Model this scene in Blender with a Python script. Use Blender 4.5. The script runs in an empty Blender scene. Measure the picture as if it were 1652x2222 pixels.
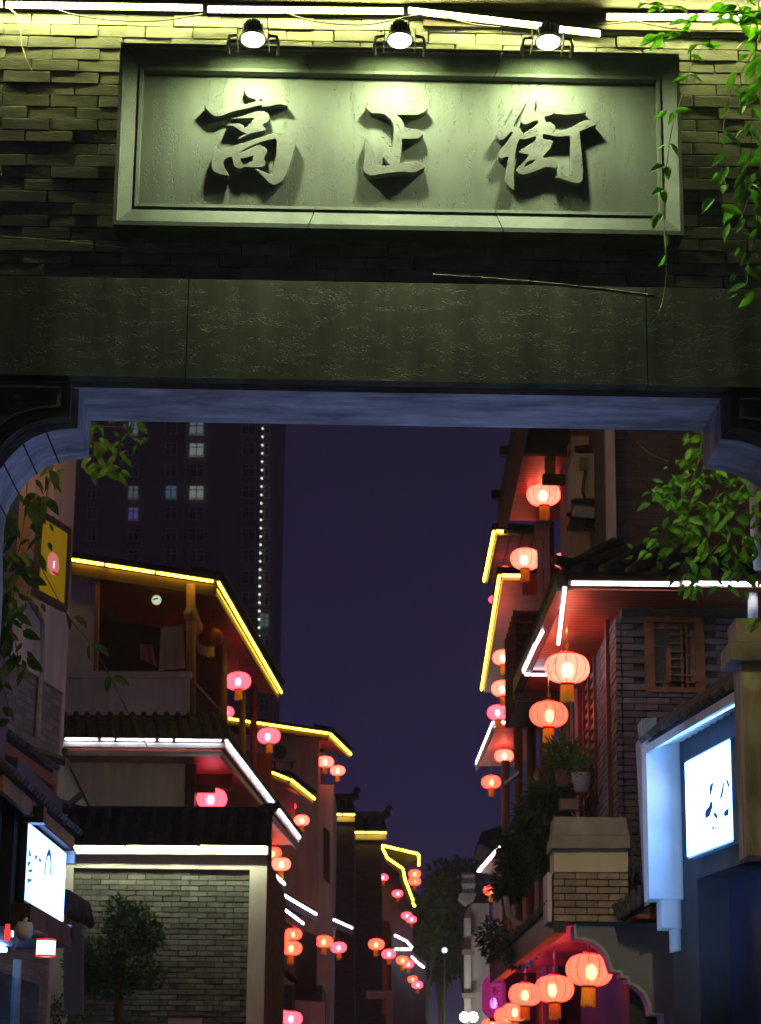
import bpy, bmesh, math, random
from mathutils import Matrix, Vector, noise
random.seed(7)
R = random.Random(11)
sc = bpy.context.scene
C = sc.collection
# ------------------------------------------------------------------ camera
F = 4800.0                                   # focal length in units of a 1652 x 2222 picture
CAM_H = 1.65
CR = Matrix.Rotation(math.pi/2 + math.radians(15.0), 4, 'X') @ Matrix.Rotation(0.0105, 4, 'Z')
cd = bpy.data.cameras.new('camera')
cam = bpy.data.objects.new('camera', cd); C.objects.link(cam)
cam.matrix_world = Matrix.Translation((0, 0, CAM_H)) @ CR
cd.sensor_fit = 'VERTICAL'; cd.sensor_height = 36.0; cd.sensor_width = 36.0*761/1024
cd.lens = 36.0*F/2222.0
cd.clip_start = 0.1; cd.clip_end = 3000
cd.dof.use_dof = True; cd.dof.focus_distance = 11.0; cd.dof.aperture_fstop = 9.0
sc.camera = cam
# ------------------------------------------------------------------ night sky
w = bpy.data.worlds.new('World'); sc.world = w; w.use_nodes = True
nt = w.node_tree; nt.nodes.clear()
wo = nt.nodes.new('ShaderNodeOutputWorld'); bg = nt.nodes.new('ShaderNodeBackground')
tc = nt.nodes.new('ShaderNodeTexCoord'); sx = nt.nodes.new('ShaderNodeSeparateXYZ'); rp = nt.nodes.new('ShaderNodeValToRGB')
sky = nt.nodes.new('ShaderNodeTexSky'); sky.sky_type = 'NISHITA'; sky.sun_disc = False
sky.sun_elevation = math.radians(-4); sky.sun_rotation = math.radians(150)
mixs = nt.nodes.new('ShaderNodeMix'); mixs.data_type = 'RGBA'; mixs.blend_type = 'ADD'; mixs.inputs[0].default_value = 0.004
nt.links.new(tc.outputs['Generated'], sx.inputs[0]); nt.links.new(sx.outputs['Z'], rp.inputs[0])
e = rp.color_ramp.elements                    # city glow: violet, paler towards the horizon
e[0].position = 0.0; e[0].color = (0.026, 0.022, 0.064, 1)
e[1].position = 1.0; e[1].color = (0.0105, 0.0065, 0.0165, 1)
n = e.new(0.13); n.color = (0.0200, 0.0145, 0.060, 1)
n = e.new(0.32); n.color = (0.0135, 0.0085, 0.0300, 1)
nt.links.new(rp.outputs[0], mixs.inputs[6]); nt.links.new(sky.outputs[0], mixs.inputs[7])
nt.links.new(mixs.outputs[2], bg.inputs[0]); bg.inputs[1].default_value = 1.0
nt.links.new(bg.outputs[0], wo.inputs[0])
vs = sc.view_settings
vs.view_transform = 'Standard'; vs.look = 'None'; vs.exposure = 0.0; vs.gamma = 1.0; vs.use_curve_mapping = False
cy = sc.cycles
cy.use_denoising = True; cy.use_adaptive_sampling = True; cy.adaptive_threshold = 0.025; cy.max_bounces = 5; cy.diffuse_bounces = 3; cy.glossy_bounces = 2
cy.transmission_bounces = 4; cy.transparent_max_bounces = 6; cy.sample_clamp_indirect = 3.0
cy.caustics_reflective = False; cy.caustics_refractive = False; cy.use_light_tree = True

# ------------------------------------------------------------------ helpers
CP = Vector((0, 0, CAM_H)); CAM3 = CR.to_3x3()
def ray(x, y): return CAM3 @ Vector(((x-826)/F, (1111-y)/F, -1.0))
def P(x, y, Y):                               # picture point -> world point on the plane at depth Y
    d = ray(x, y); return CP + d*(Y/d.y)
def PZ(x, y, z):                              # ... on the horizontal plane at height z
    d = ray(x, y); return CP + d*((z-CAM_H)/d.z)
def PX(x, y, X):                              # ... on the plane at X
    d = ray(x, y); return CP + d*(X/d.x)
def depth_for(wpx, real): return F/math.cos(math.radians(8))*real/wpx
WM = {}
def reg(o, M): WM[o.name] = M
def place(o, M, parent=None):
    C.objects.link(o)
    if parent is not None:
        o.parent = parent; o.matrix_parent_inverse = WM[parent.name].inverted()
    o.matrix_basis = M; WM[o.name] = M
    return o
def tag(o, label=None, cat=None, group=None, kind=None):
    if label: o['label'] = label
    if cat: o['category'] = cat
    if group: o['group'] = group
    if kind: o['kind'] = kind
    return o
def thing(name, label, cat, loc=(0, 0, 0), group=None, M=None):
    o = bpy.data.objects.new(name, None); o.empty_display_size = 0.2
    place(o, M if M is not None else Matrix.Translation(Vector(loc)))
    return tag(o, label, cat, group)
def inst(name, me, M, parent=None):
    return place(bpy.data.objects.new(name, me), M, parent)
class MB:
    def __init__(s): s.v = []; s.f = []
    def add(s, vs, fs):
        b = len(s.v); s.v += [Vector(q) for q in vs]; s.f += [[b+i for i in f] for f in fs]; return s
    def box(s, c, size, rot=None):
        x, y, z = size[0]/2, size[1]/2, size[2]/2; c = Vector(c)
        q = [Vector((sx*x, sy*y, sz*z)) for sz in (-1, 1) for sx, sy in ((-1, -1), (1, -1), (1, 1), (-1, 1))]
        if rot is not None: q = [rot @ a for a in q]
        return s.add([c+a for a in q], [(3, 2, 1, 0), (4, 5, 6, 7), (0, 1, 5, 4), (1, 2, 6, 5), (2, 3, 7, 6), (3, 0, 4, 7)])
    def beam(s, a, b, wd, h, up=(0, 0, 1)):
        a, b = Vector(a), Vector(b); d = b-a; L = d.length; d = d/L; up = Vector(up)
        sd = d.cross(up); sd = sd.normalized() if sd.length > 1e-6 else Vector((1, 0, 0)); u = sd.cross(d)
        return s.box((a+b)/2, (L, wd, h), Matrix((d, -sd, u)).transposed())
    def tube(s, pts, r, n=6, cap=True):
        pts = [Vector(p) for p in pts]; rs = r if isinstance(r, (list, tuple)) else [r]*len(pts)
        b = len(s.v); ref = Vector((0.31, 0.2, 0.93))
        for i, p in enumerate(pts):
            d = (pts[min(i+1, len(pts)-1)]-pts[max(i-1, 0)])
            d = d.normalized() if d.length > 1e-9 else Vector((0, 0, 1))
            a = d.cross(ref); a = a.normalized() if a.length > 1e-4 else d.cross(Vector((1, 0, 0))).normalized(); c = d.cross(a)
            for k in range(n):
                t = 2*math.pi*k/n; s.v.append(p+(a*math.cos(t)+c*math.sin(t))*rs[i])
        for i in range(len(pts)-1):
            for k in range(n):
                k2 = (k+1) % n; s.f.append([b+i*n+k, b+i*n+k2, b+(i+1)*n+k2, b+(i+1)*n+k])
        if cap:
            s.f.append([b+k for k in range(n)][::-1]); s.f.append([b+(len(pts)-1)*n+k for k in range(n)])
        return s
    def lathe(s, prof, n=24, o=(0, 0, 0), gore=0.0, ng=0, M=None):
        b = len(s.v); o = Vector(o)
        for r, z in prof:
            for k in range(n):
                t = 2*math.pi*k/n; rr = r*(1-gore*(1-abs(math.cos(ng*t/2)))) if gore else r
                q = Vector((rr*math.cos(t), rr*math.sin(t), z))
                s.v.append((M @ q if M else q)+o)
        for i in range(len(prof)-1):
            for k in range(n):
                k2 = (k+1) % n; s.f.append([b+i*n+k, b+i*n+k2, b+(i+1)*n+k2, b+(i+1)*n+k])
        return s
    def slab(s, pts, vec):
        pts = [Vector(p) for p in pts]; vec = Vector(vec); n = len(pts); b = len(s.v)
        s.v += pts + [p+vec for p in pts]
        s.f.append([b+i for i in range(n)]); s.f.append([b+n+i for i in range(n)][::-1])
        for i in range(n):
            j = (i+1) % n; s.f.append([b+i, b+n+i, b+n+j, b+j])
        return s
    def mesh(s, name, mat=None, smooth=False, ctr=None):
        me = bpy.data.meshes.new(name)
        c = ctr if ctr is not None else Vector()
        me.from_pydata([v-c for v in s.v], [], s.f)
        bm = bmesh.new(); bm.from_mesh(me); bmesh.ops.recalc_face_normals(bm, faces=bm.faces); bm.to_mesh(me); bm.free()
        if smooth: me.polygons.foreach_set('use_smooth', [True]*len(me.polygons))
        if mat: me.materials.append(mat)
        return me
    def build(s, name, mat, parent=None, smooth=False):
        lo = [min(v[i] for v in s.v) for i in range(3)]; hi = [max(v[i] for v in s.v) for i in range(3)]
        c = Vector([(lo[i]+hi[i])/2 for i in range(3)])
        return place(bpy.data.objects.new(name, s.mesh(name, mat, smooth, c)), Matrix.Translation(c), parent)
def slab(name, pts, vec, mat, parent): return MB().slab(pts, vec).build(name, mat, parent)
def flat(name, poly, frame, depth, mat, parent, holes=(), bevel=0.0):
    """extruded outline (with holes) in a plane; frame = 4x4 whose XY is the plane, extruded to -Z..0"""
    cu = bpy.data.curves.new(name, 'CURVE'); cu.dimensions = '2D'; cu.fill_mode = 'BOTH'
    cu.extrude = depth/2-bevel; cu.bevel_depth = bevel; cu.offset = -bevel
    for pl in [poly]+list(holes):
        sp = cu.splines.new('POLY'); sp.points.add(len(pl)-1); sp.use_cyclic_u = True
        for q, p in zip(sp.points, pl): q.co = (p[0], p[1], 0, 1)
    ob = bpy.data.objects.new('tmp', cu); C.objects.link(ob)
    me = bpy.data.meshes.new_from_object(ob.evaluated_get(bpy.context.evaluated_depsgraph_get()))
    bpy.data.objects.remove(ob); bpy.data.curves.remove(cu)
    me.name = name; me.materials.clear(); me.materials.append(mat)
    me.transform(Matrix.Translation((0, 0, -depth/2)))
    return inst(name, me, frame, parent)

# ------------------------------------------------------------------ materials
MT = {}
def mat(name, col, rough=0.75, var=0.25, scale=3.0, bump=0.0, bscale=40.0, stretch=(1, 1, 1), metal=0.0, rnd=0.0,
        emit=None, es=0.0, pits=0.0, spec=0.3, stripe=None, stain=0.0, stain_scale=(1.5, 1.5, 0.18), pit_depth=0.01):
    m = bpy.data.materials.new(name); m.use_nodes = True; MT[name] = m
    t = m.node_tree; N = t.nodes; L = t.links
    bs = N['Principled BSDF']; bs.inputs['Roughness'].default_value = rough; bs.inputs['Metallic'].default_value = metal
    bs.inputs['Specular IOR Level'].default_value = spec
    g = N.new('ShaderNodeNewGeometry'); mp = N.new('ShaderNodeMapping'); mp.inputs['Scale'].default_value = stretch
    L.new(g.outputs['Position'], mp.inputs[0])
    nz = N.new('ShaderNodeTexNoise'); nz.inputs['Scale'].default_value = scale; nz.inputs['Detail'].default_value = 5
    L.new(mp.outputs[0], nz.inputs['Vector'])
    mr = N.new('ShaderNodeMapRange'); mr.inputs[1].default_value = 0.3; mr.inputs[2].default_value = 0.7
    mr.inputs[3].default_value = 1-var; mr.inputs[4].default_value = 1+var; L.new(nz.outputs[0], mr.inputs[0])
    val = mr.outputs[0]
    if rnd:
        oi = N.new('ShaderNodeObjectInfo'); m2 = N.new('ShaderNodeMapRange')
        m2.inputs[3].default_value = 1-rnd; m2.inputs[4].default_value = 1+rnd; L.new(oi.outputs['Random'], m2.inputs[0])
        mu = N.new('ShaderNodeMath'); mu.operation = 'MULTIPLY'; L.new(val, mu.inputs[0]); L.new(m2.outputs[0], mu.inputs[1]); val = mu.outputs[0]
    if stain:                                  # run marks and dirt
        ms = N.new('ShaderNodeMapping'); ms.inputs['Scale'].default_value = stain_scale; L.new(g.outputs['Position'], ms.inputs[0])
        ns = N.new('ShaderNodeTexNoise'); ns.inputs['Scale'].default_value = 2.2; ns.inputs['Detail'].default_value = 8; ns.inputs['Roughness'].default_value = 0.65; L.new(ms.outputs[0], ns.inputs['Vector'])
        m3 = N.new('ShaderNodeMapRange'); m3.inputs[1].default_value = 0.36; m3.inputs[2].default_value = 0.62; m3.inputs[3].default_value = 1-stain; m3.inputs[4].default_value = 1+stain*0.5; L.new(ns.outputs[0], m3.inputs[0])
        mu = N.new('ShaderNodeMath'); mu.operation = 'MULTIPLY'; L.new(val, mu.inputs[0]); L.new(m3.outputs[0], mu.inputs[1]); val = mu.outputs[0]
    if stripe:                                 # plank joints: (direction, planks per metre)
        wv = N.new('ShaderNodeTexWave'); wv.wave_type = 'BANDS'; wv.bands_direction = stripe[0]; wv.wave_profile = 'SAW'
        wv.inputs['Scale'].default_value = stripe[1]*0.314; wv.inputs['Distortion'].default_value = 0.15; L.new(g.outputs['Position'], wv.inputs[0])
        cr = N.new('ShaderNodeMapRange'); cr.inputs[1].default_value = 0.0; cr.inputs[2].default_value = 0.34; cr.inputs[3].default_value = 0.22; L.new(wv.outputs['Fac'], cr.inputs[0])
        mu = N.new('ShaderNodeMath'); mu.operation = 'MULTIPLY'; L.new(val, mu.inputs[0]); L.new(cr.outputs[0], mu.inputs[1]); val = mu.outputs[0]
    hs = N.new('ShaderNodeMix'); hs.data_type = 'RGBA'; hs.blend_type = 'MULTIPLY'; hs.inputs[0].default_value = 1
    hs.inputs[6].default_value = (*col, 1); L.new(val, hs.inputs[7]); L.new(hs.outputs[2], bs.inputs['Base Color'])
    if bump or pits:
        nb = N.new('ShaderNodeTexNoise'); nb.inputs['Scale'].default_value = bscale; nb.inputs['Detail'].default_value = 6; L.new(mp.outputs[0], nb.inputs['Vector'])
        h = nb.outputs[0]; st = bump
        if pits:
            cr = N.new('ShaderNodeMapRange'); cr.inputs[1].default_value = 0.28; cr.inputs[2].default_value = 0.46; L.new(nb.outputs[0], cr.inputs[0])
            mk = N.new('ShaderNodeTexNoise'); mk.inputs['Scale'].default_value = bscale*0.16; mk.inputs['Detail'].default_value = 3
            mp2 = N.new('ShaderNodeMapping'); mp2.inputs['Scale'].default_value = [q*q for q in stretch]; L.new(g.outputs['Position'], mp2.inputs[0]); L.new(mp2.outputs[0], mk.inputs['Vector'])
            ck = N.new('ShaderNodeMapRange'); ck.inputs[1].default_value = 0.50; ck.inputs[2].default_value = 0.60; L.new(mk.outputs[0], ck.inputs[0])
            mx = N.new('ShaderNodeMix'); mx.data_type = 'FLOAT'; mx.inputs[2].default_value = 1.0; L.new(ck.outputs[0], mx.inputs[0]); L.new(cr.outputs[0], mx.inputs[3])
            ad = N.new('ShaderNodeMath'); ad.operation = 'MULTIPLY_ADD'; ad.inputs[1].default_value = 0.10
            n3 = N.new('ShaderNodeTexNoise'); n3.inputs['Scale'].default_value = bscale*2.2; L.new(g.outputs['Position'], n3.inputs['Vector'])
            L.new(n3.outputs[0], ad.inputs[0]); L.new(mx.outputs[0], ad.inputs[2]); h = ad.outputs[0]; st = pits
        bp = N.new('ShaderNodeBump'); bp.inputs['Strength'].default_value = st; bp.inputs['Distance'].default_value = pit_depth
        L.new(h, bp.inputs['Height']); L.new(bp.outputs[0], bs.inputs['Normal'])
    if emit:
        bs.inputs['Emission Color'].default_value = (*emit, 1); bs.inputs['Emission Strength'].default_value = es
    return m
def emitter(name, col, s):
    m = bpy.data.materials.new(name); m.use_nodes = True; t = m.node_tree; t.nodes.clear()
    o = t.nodes.new('ShaderNodeOutputMaterial'); em = t.nodes.new('ShaderNodeEmission')
    em.inputs[0].default_value = (*col, 1); em.inputs[1].default_value = s; t.links.new(em.outputs[0], o.inputs[0]); MT[name] = m
    return m
brick_gate = mat('gate_brick', (0.17, 0.165, 0.145), 0.85, 0.34, 6, 0.35, 45, (1, 1, 3.0), rnd=0.22)
mortar = mat('mortar', (0.06, 0.06, 0.052), 0.9, 0.3, 20, 0.5, 60)
stone_sign = mat('sign_stone', (0.105, 0.118, 0.095), 0.6, 0.22, 5, pits=0.75, bscale=170, stretch=(1, 1, 0.38), spec=0.4, stain=0.2, pit_depth=0.010)
stone_frame = mat('frame_stone', (0.082, 0.096, 0.074), 0.6, 0.25, 8, 0.3, 150, (1, 1, 1), spec=0.4)
stone_char = mat('character_stone', (0.105, 0.11, 0.09), 0.65, 0.25, 10, pits=0.85, bscale=140, spec=0.35, pit_depth=0.010)
stone_lintel = mat('lintel_stone', (0.072, 0.077, 0.048), 0.7, 0.3, 2.5, pits=0.45, bscale=150, stretch=(0.6, 1, 1.0), spec=0.35, stain=0.5, stain_scale=(2.2, 1, 0.25), pit_depth=0.011)
stone_soffit = mat('soffit_stone', (0.50, 0.51, 0.53), 0.75, 0.3, 9, 0.6, 30, (0.35, 1.6, 1), stain=0.45, stain_scale=(0.9, 2.2, 1.2))
dark_wood = mat('dark_wood', (0.05, 0.035, 0.025), 0.7, 0.3, 5, 0.2, 30)
black_metal = mat('black_metal', (0.03, 0.03, 0.03), 0.45, 0.2, 9, metal=0.2)
grey_metal = mat('grey_metal', (0.22, 0.22, 0.21), 0.45, 0.2, 9, metal=0.5)
cable_dark = mat('cable_dark', (0.03, 0.03, 0.03), 0.6)
cable_pale = mat('cable_pale', (0.45, 0.42, 0.3), 0.6)
led_top = emitter('led_top', (0.93, 1.0, 0.33), 185.0)
lens_spot = emitter('spot_lens', (0.93, 1.0, 0.74), 420.0)
# ------------------------------------------------------------------ ground
paving = mat('paving_stone', (0.11, 0.105, 0.10), 0.55, 0.3, 1.5, 0.3, 12)
g = MB().add([(-190, -40, 0), (190, -40, 0), (190, 420, 0), (-190, 420, 0)], [(0, 1, 2, 3)]).build('ground', paving); tag(g, kind='structure')
g = MB().add([(-2.6, 3, 0.004), (2.9, 3, 0.004), (6.0, 150, 0.004), (-0.5, 150, 0.004)], [(0, 1, 2, 3)]).build('street_pavement', mat('street_slabs', (0.16, 0.155, 0.15), 0.45, 0.3, 2, 0.2, 15)); tag(g, kind='structure')
# ------------------------------------------------------------------ gate (own frame, turned 1.2 degrees)
GM = Matrix.Translation((0, 0, CAM_H)) @ Matrix.Rotation(math.radians(1.2), 4, 'Z'); GI = GM.inverted()
def gp(x, y, ly):                             # picture point -> gate coordinates (x, z) on the plane ly
    o = GI @ CP; d = GI.to_3x3() @ ray(x, y); t = (ly-o.y)/d.y
    return o.x+d.x*t, o.z+d.z*t
def gv(x, y, ly): a, b = gp(x, y, ly); return Vector((a, ly, b))
def gw(x, y, ly): return GM @ gv(x, y, ly)
class GB(MB):
    def build(s, name, mat, parent=None, smooth=False):
        s.v = [GM @ v for v in s.v]; return MB.build(s, name, mat, parent, smooth)
def bx(x0, x1, y0, y1, z0, z1): return GB().box(((x0+x1)/2, (y0+y1)/2, (z0+z1)/2), (x1-x0, y1-y0, z1-z0))
WALL = 10.6; ZG = -CAM_H
LF = WALL-0.20                                  # lintel face; its edges read off the picture
ZL0, ZL1 = gp(814, 838, LF)[1], gp(814, 612.5, LF)[1]
LB = LF*ZL0/gp(814, 923, LF)[1]                 # rear face of the gate
gate = thing('street_gate', 'grey brick street gate with stone lintel over a rounded opening', 'gate', GM @ Vector((0.31, 10.9, ZG)))
bx(-3.6, 4.2, WALL+0.012, LB-.02, ZL1-.01, 6.4).build('wall_core', mortar, gate)
# lintel: face stones in front of the core, a recessed band under them, soffit core
for a, b in ((-3.6, -0.755), (-0.75, 1.535), (1.54, 4.2)):
    bx(a, b, LF, LF+0.10, ZL0+0.028, ZL1).build('lintel_stone', stone_lintel, gate)
bx(-3.6, 4.2, LF+0.10, LB, ZL0, ZL1-0.004).build('lintel_core', stone_soffit, gate)
bx(-3.6, 4.2, LF+.012, WALL+.01, ZL1-.001, ZL1+0.004).build('ledge_shade_sheet', mat('ledge_shade_sheet', (0.03, 0.028, 0.022), 0.95), gate)  # near-black sheet added to stop light bouncing onto the bricks under the board
# jambs with scroll-cut upper corners
back = [(197, 905), (196, 995), (153, 998), (128, 1004), (102, 1013), (80, 1028), (60, 1046), (40, 1070), (23, 1097), (14, 1122), (9, 1150), (7, 1200), (6, 1300)]
prof = [gp(x, y, LB) for x, y in back]; prof[0] = (prof[0][0], ZL0-0.001); prof[1] = (prof[0][0], prof[1][1])
MID = 0.315
for sgn in (1, -1):
    def mx(p, grow=0.0): return (MID+(p[0]+grow-MID)*sgn, p[1])
    pl = [mx(p) for p in prof] + [mx((prof[-1][0]-0.01, ZG)), mx((-3.6, ZG)), mx((-3.6, ZL0-0.001))]
    GB().slab([(a, LF+0.12, b) for a, b in pl], (0, LB-LF-0.12, 0)).build('jamb', stone_soffit, gate)
    pf = [(p[0]-0.03, p[1]+(0.028 if i > 0 else 0)) for i, p in enumerate(prof)]
    pl = [mx(p) for p in pf] + [mx((pf[-1][0]-0.01, ZG)), mx((-3.6, ZG)), mx((-3.6, ZL0-0.001))]
    GB().slab([(a, LF+0.02, b) for a, b in pl], (0, 0.099, 0)).build('jamb_face', stone_lintel, gate)
    tr = GB(); q = [mx((p[0]-0.055, p[1]+0.05)) for p in pf[1:10]]
    q = [mx((pf[0][0]-0.055, ZL0-0.03))]+q; q0 = mx((-3.0, ZL0-0.03))
    pts = [q0]+q
    for a, b in zip(pts, pts[1:]): tr.beam((a[0], LF+0.015, a[1]), (b[0], LF+0.015, b[1]), 0.02, 0.012)
    tr.build('carved_border', stone_lintel, gate)
# arch stones: thin recessed joints on the curved soffit
jt = GB()
for i in (3, 5, 7, 9):
    p = prof[i]; jt.box((p[0]+0.002, (LF+0.12+LB)/2, p[1]-0.002), (0.006, LB-LF-0.125, 0.006))
jt.build('soffit_joint', mortar, gate)
# upper brick courses, each brick its own piece
BR = []
for k in range(7):
    b = bmesh.new(); bmesh.ops.create_cube(b, size=1.0)
    bmesh.ops.bevel(b, geom=list(b.edges), offset=0.035, segments=1, affect='EDGES')
    for v in b.verts:
        v.co = Vector((v.co.x*0.2430, v.co.y*0.05, v.co.z*0.0610))
        nn = noise.noise_vector(v.co*30+Vector((k*9.1, 0, 0))); v.co += Vector((nn.x*0.004, nn.y*0.003, nn.z*0.0028))
    me = bpy.data.meshes.new('brick'); b.to_mesh(me); b.free(); me.materials.append(brick_gate); BR.append(me)
SL, SB = gp(262, 92, WALL-0.20)[0], gp(243, 487, WALL-0.20)[1]
SR, ST = gp(1474, 117, WALL-0.20)[0], gp(262, 92, WALL-0.20)[1]
row = 0; z = ZL1+0.03
nb = 0
while z < 5.56:
    x = -1.98+(0.124 if row % 2 else 0)+R.uniform(-0.012, 0.012)-row*0.0015
    while x < 2.5:
        if not (x > SL+0.16 and x < SR-0.16 and z > SB+0.09 and z < ST-0.12):
            M = GM @ Matrix.Translation((x, WALL-0.012+R.uniform(-0.006, 0.005), z+R.uniform(-0.0015, 0.0015))) @ Matrix.Rotation(R.uniform(-0.010, 0.010), 4, 'Y') @ Matrix.Rotation(R.uniform(-0.016, 0.016), 4, 'X') @ Matrix.Rotation(R.uniform(-0.012, 0.012) + (math.pi if R.random() < .5 else 0), 4, 'Z')
            inst('brick', R.choice(BR), M, gate); nb += 1
        x += 0.2475+R.uniform(-0.003, 0.003)
    z += 0.0668; row += 1
# eave board above the bricks
bx(-3.6, 4.2, WALL-0.50, 11.4, 5.565, 5.75).build('eave_soffit', dark_wood, gate)
bx(0.42, 4.2, WALL-0.060, WALL-0.03, 5.47, 5.56).build('eave_board', dark_wood, gate)
bx(-3.6, 4.2, WALL-0.56, WALL-0.50, 5.53, 5.70).build('fascia', dark_wood, gate)
# blue floodlights standing on the pavement behind the gate
def blue_flood(label, o_, aim, watt, col, cone):
    ul = thing('blue_floodlight', label, 'floodlight', V_(o_.x, o_.y, 0), group='blue floodlights on the pavement')
    MB().box((o_.x, o_.y, 0.08), (0.16, 0.12, 0.16)).build('housing', black_metal, ul)
    MB().box((o_.x, o_.y, 0.163), (0.14, 0.10, 0.004)).build('lens', MT.get('blue_lens') or emitter('blue_lens', (0.1, 0.25, 1.0), 8.0), ul)
    ld = bpy.data.lights.new('blue_lamp', 'SPOT'); ld.energy = watt; ld.color = col; ld.spot_size = math.radians(cone); ld.spot_blend = 0.9; ld.shadow_soft_size = 0.06
    place(bpy.data.objects.new('lamp', ld), Matrix.Translation(o_) @ (aim-o_).to_track_quat('-Z', 'Y').to_matrix().to_4x4(), ul)
def V_(*a): return Vector(a)
blue_flood('blue floodlight on the pavement washing the gate soffit', GM @ V_(1.5, 12.2, ZG+0.18), GM @ V_(-0.9, 10.8, 3.2), 210, (0.33, 0.45, 1.0), 80)
blue_flood('added unseen blue floodlight washing the right shop front', V_(-2.1, 13.6, 0.18), V_(2.45, 18.2, 3.7), 2200, (0.26, 0.52, 1.0), 24)  # lamp added out of view to brighten the shop pilaster with blue
# ------------------------------------------------------------------ name board
FR, FI, PN = WALL-0.20, WALL-0.125, WALL-0.09
board = thing('name_board', 'large grey stone name board with three carved characters over the gate', 'sign', GM @ Vector((0.3, WALL-0.2, SB)))
il, ib = gp(303, 443, FI); ir, it = gp(1424, 158, FI)
it = gp(303, 155, FI)[1]; ib = gp(303, 443, FI)[1]; il = gp(306, 300, FI)[0]; ir = gp(1427, 300, FI)[0]
GB().box(((il+ir)/2, PN+0.04, (it+ib)/2), (ir-il+0.08, 0.08, it-ib+0.08)).build('panel', stone_sign, board)
O = [(SL, ST), (SR, ST), (SR, SB), (SL, SB)]; I = [(il, it), (ir, it), (ir, ib), (il, ib)]
def rail(a, b, ia, ibb):
    m = GB()                                    # flat outer lip, groove, sloped face, inner bead, return to the panel
    def sec(o, i):
        o, i = Vector(o), Vector(i); L = lambda t: o.lerp(i, t)
        return [(o.x, WALL+0.0, o.y), (o.x, FR, o.y), (*[L(.16).x], FR, L(.16).y), (L(.2).x, FR+0.012, L(.2).y), (L(.84).x, FI-0.012, L(.84).y),
                (L(.86).x, FI-0.024, L(.86).y), (L(.98).x, FI-0.02, L(.98).y), (i.x, FI, i.y), (i.x, PN+0.05, i.y)]
    s0, s1 = sec(a, ia), sec(b, ibb); n = len(s0)
    m.add(s0+s1, [(k, k+1, n+k+1, n+k) for k in range(n-1)]+[tuple(range(n)), tuple(range(2*n-1, n-1, -1))])
    return m
def lerp2(a, b, t): return (a[0]+(b[0]-a[0])*t, a[1]+(b[1]-a[1])*t)
for i, cuts in ((0, (0, .325, .683, 1)), (1, (0, 1)), (2, (0, .317, .66, 1)), (3, (0, 1))):
    j = (i+1) % 4
    for t0, t1 in zip(cuts, cuts[1:]):
        e0 = 0.0008 if t0 > 0 else 0; e1 = 0.0008 if t1 < 1 else 0
        rail(lerp2(O[i], O[j], t0+e0), lerp2(O[i], O[j], t1-e1), lerp2(I[i], I[j], t0+e0), lerp2(I[i], I[j], t1-e1)).build('frame_rail', stone_frame, board)
CF = PN-0.052                                   # front of the characters
def char(crop, s, poly, holes=()):
    f = lambda p: gp((crop[0]+p[0]*s)*0.54253, (crop[1]+p[1]*s)*0.54253, CF)
    fr = GM @ Matrix(((1, 0, 0, 0), (0, 0, -1, CF), (0, 1, 0, 0), (0, 0, 0, 1)))
    return flat('character', [f(p) for p in poly], fr, 0.062, stone_char, board, [[f(p) for p in h] for h in holes], bevel=0.003)
s1 = 450/1652
char((770, 340), s1, [(175,302),(235,350),(290,365),(400,350),(560,315),(740,290),(830,265),(905,245),(932,225),(928,212),(880,200),(830,182),(800,165),(775,120),(752,58),(850,90),(950,120),(1015,170),(1005,200),(975,232),(1050,235),(1160,230),(1210,200),(1260,190),(1330,215),(1385,250),(1400,290),(1385,307),(1300,285),(1220,292),(1120,315),(1010,322),(1000,325),(1035,290),(960,305),(800,345),(650,375),(520,415),(440,450),(380,462),(320,455),(270,425),(220,370),(190,335)])
char((770, 340), s1, [(560,490),(620,480),(700,460),(800,430),(900,395),(1000,380),(1060,385),(1110,415),(1140,465),(1140,500),(1110,545),(1060,565),(1030,590),(1060,615),(1078,650),(1060,670),(960,690),(860,715),(800,735),(720,775),(675,795),(672,780),(720,745),(795,718),(740,695),(690,665),(650,635),(600,605),(490,590),(490,580),(560,568),(650,562),(690,565),(740,590),(780,622),(800,612),(850,560),(905,487),(880,485),(780,490),(660,495),(570,500)])
char((770, 340), s1, [(345,900),(375,935),(410,980),(470,955),(560,905),(700,860),(860,810),(1000,765),(1130,720),(1250,695),(1350,700),(1430,715),(1480,750),(1515,810),(1518,850),(1490,960),(1460,1100),(1400,1270),(1340,1390),(1290,1430),(1230,1462),(1180,1465),(1130,1440),(1060,1370),(990,1300),(925,1225),(960,1237),(1020,1260),(1090,1285),(1155,1310),(1165,1290),(1200,1150),(1235,1000),(1240,820),(1220,790),(1130,805),(1000,840),(880,890),(790,930),(690,985),(760,975),(850,930),(940,885),(1000,880),(1050,905),(1095,940),(1100,970),(1070,1030),(1045,1075),(1070,1130),(1068,1180),(1030,1203),(960,1208),(880,1212),(780,1205),(750,1205),(730,1225),(680,1225),(640,1215),(605,1185),(590,1120),(575,1060),(540,1060),(480,1090),(455,1130),(465,1190),(490,1250),(530,1310),(520,1330),(450,1322),(380,1305),(310,1270),(280,1220),(275,1150),(290,1060),(305,980),(320,930)],
     [[(705,1080),(770,1075),(850,1050),(895,1040),(885,1085),(880,1120),(830,1145),(780,1160),(740,1168),(715,1120)]])
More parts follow.
